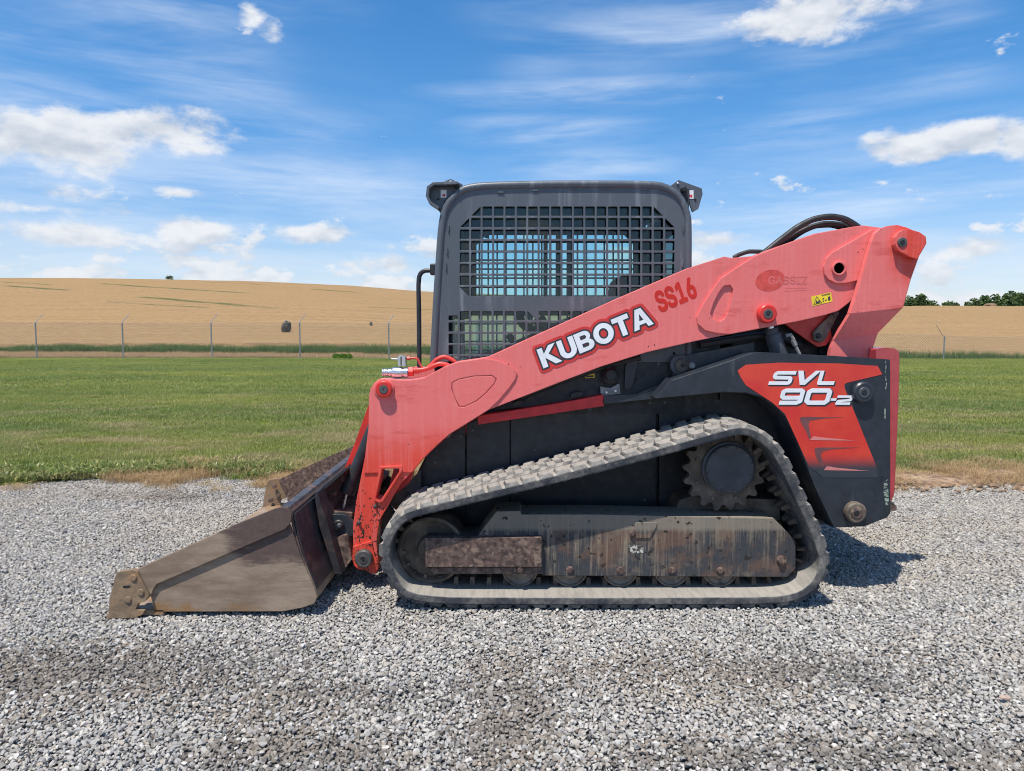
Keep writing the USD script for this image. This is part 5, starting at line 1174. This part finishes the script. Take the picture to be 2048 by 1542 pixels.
m = rock(3, (s, s * .9, s * 1.18), 3); m.apply_translation(q + [0, 0, s * 1.0]); tag(obj('boulder', m, 'rock_dark', smooth=30), 'dark grey boulder lying in the golden field behind the fence', 'boulder')
q = on_field(742, 651); s = 3 / F * q[1]; m = rock(5, (s, s, s * 1.5), 2); m.apply_translation(q + [0, 0, s]); tag(obj('small_stone', m, 'rock_dark'), 'small dark stone in the field left of the cab, right of the boulder', 'stone')
q = np.array([(1975 - CX) / F * 230, 230, 0]); q[2] = CAMZ + (HOR - 612) / F * 230; s = 12 / F * 230
m = rock(8, (s, s, s * .55), 3, .3); m.apply_translation(q + [0, 0, -s * .1]); tag(obj('dirt_mound', m, 'dirt_brown', smooth=True), 'brown dirt mound on the skyline below the distant trees', 'mound')
# bright green plant at the far edge of the lawn
x = (686 - CX) / F * 35.2; zc = float(lawn_h(np.array([x]), np.array([35.2]))[0])
BP = thing('lawn_plant', (x, 35.2, zc), 'bright green leafy plant low against the fence bottom', 'plant')
obj('leaves', crown(31, [((x + dx, 35.2, zc + .10), (.22, .2, .14), .5) for dx in (-.3, 0, .28)], 260, .06), 'bright_leaf', BP, per=4)
obj('stem', tube([(x, 35.2, zc - .05), (x + .02, 35.2, zc + .12)], .02, 6), 'bark', BP)
# chip of brick and dirt clods on the gravel
def on_ground(u, v):
    t = None; lo, hi = 1.0, 9.0
    for _ in range(50):
        m_ = (lo + hi) / 2; x, z = W(u, v, m_)
        if z > 0.0: lo = m_
        else: hi = m_
    return np.array([W(u, v, lo)[0], lo, 0.0])
q = on_ground(2010, 1401); m = rock(4, (.022, .010, .007), 2); m.apply_translation(q + [0, 0, .012]); tag(obj('brick_chip', m, 'chip_pink'), 'small pinkish chip lying alone on the gravel at lower right', 'chip')
dv, df = [], []
cl = []
for k in range(420):
    q = on_ground(RNG.uniform(1780, 2090), max(943, RNG.normal(958, 11))); sz = RNG.lognormal(math.log(.012), .5); m = rock(k, (sz * 1.4, sz * 1.2, sz * .8), 1, .5); m.apply_translation(q + [0, 0, .006]); cl.append(m)
xs = np.linspace(2.7, 5.6, 70); ys = np.linspace(6.05, 6.95, 40)
def soil_h(X, Y):
    n = meshkit.fbm(np.stack([X * 2.2, Y * 3.5, np.zeros_like(X)], -1), 5, 31)
    env = np.clip(1 - ((Y - 6.55 - .12 * np.sin(X * 3)) / .30) ** 2, 0, 1) * np.clip((X - 2.75) * 3, 0, 1) * np.clip((5.5 - X) * 2, 0, 1)
    return gh(X, Y) + .03 * env * (n * 2 - .25) - .012 + .028 * (env > .05) * np.clip(env * 3, 0, 1)
simple('clod_soil', (.23, .145, .085), .95, var=.5, vscale=12, bumpy=.9, dirt=(.36, .25, .15), dirt_th=(.5, .65), dirt_scale=5)
tag(obj('bare_soil', sheet(xs, ys, soil_h), 'clod_soil', smooth=True), 'bare brown soil between the gravel and the lawn at the right', None, None, 'structure')
tag(obj('dirt_clods', cl, 'clod_soil'), 'brown clods of bare soil where the lawn meets the gravel', None, None, 'stuff')
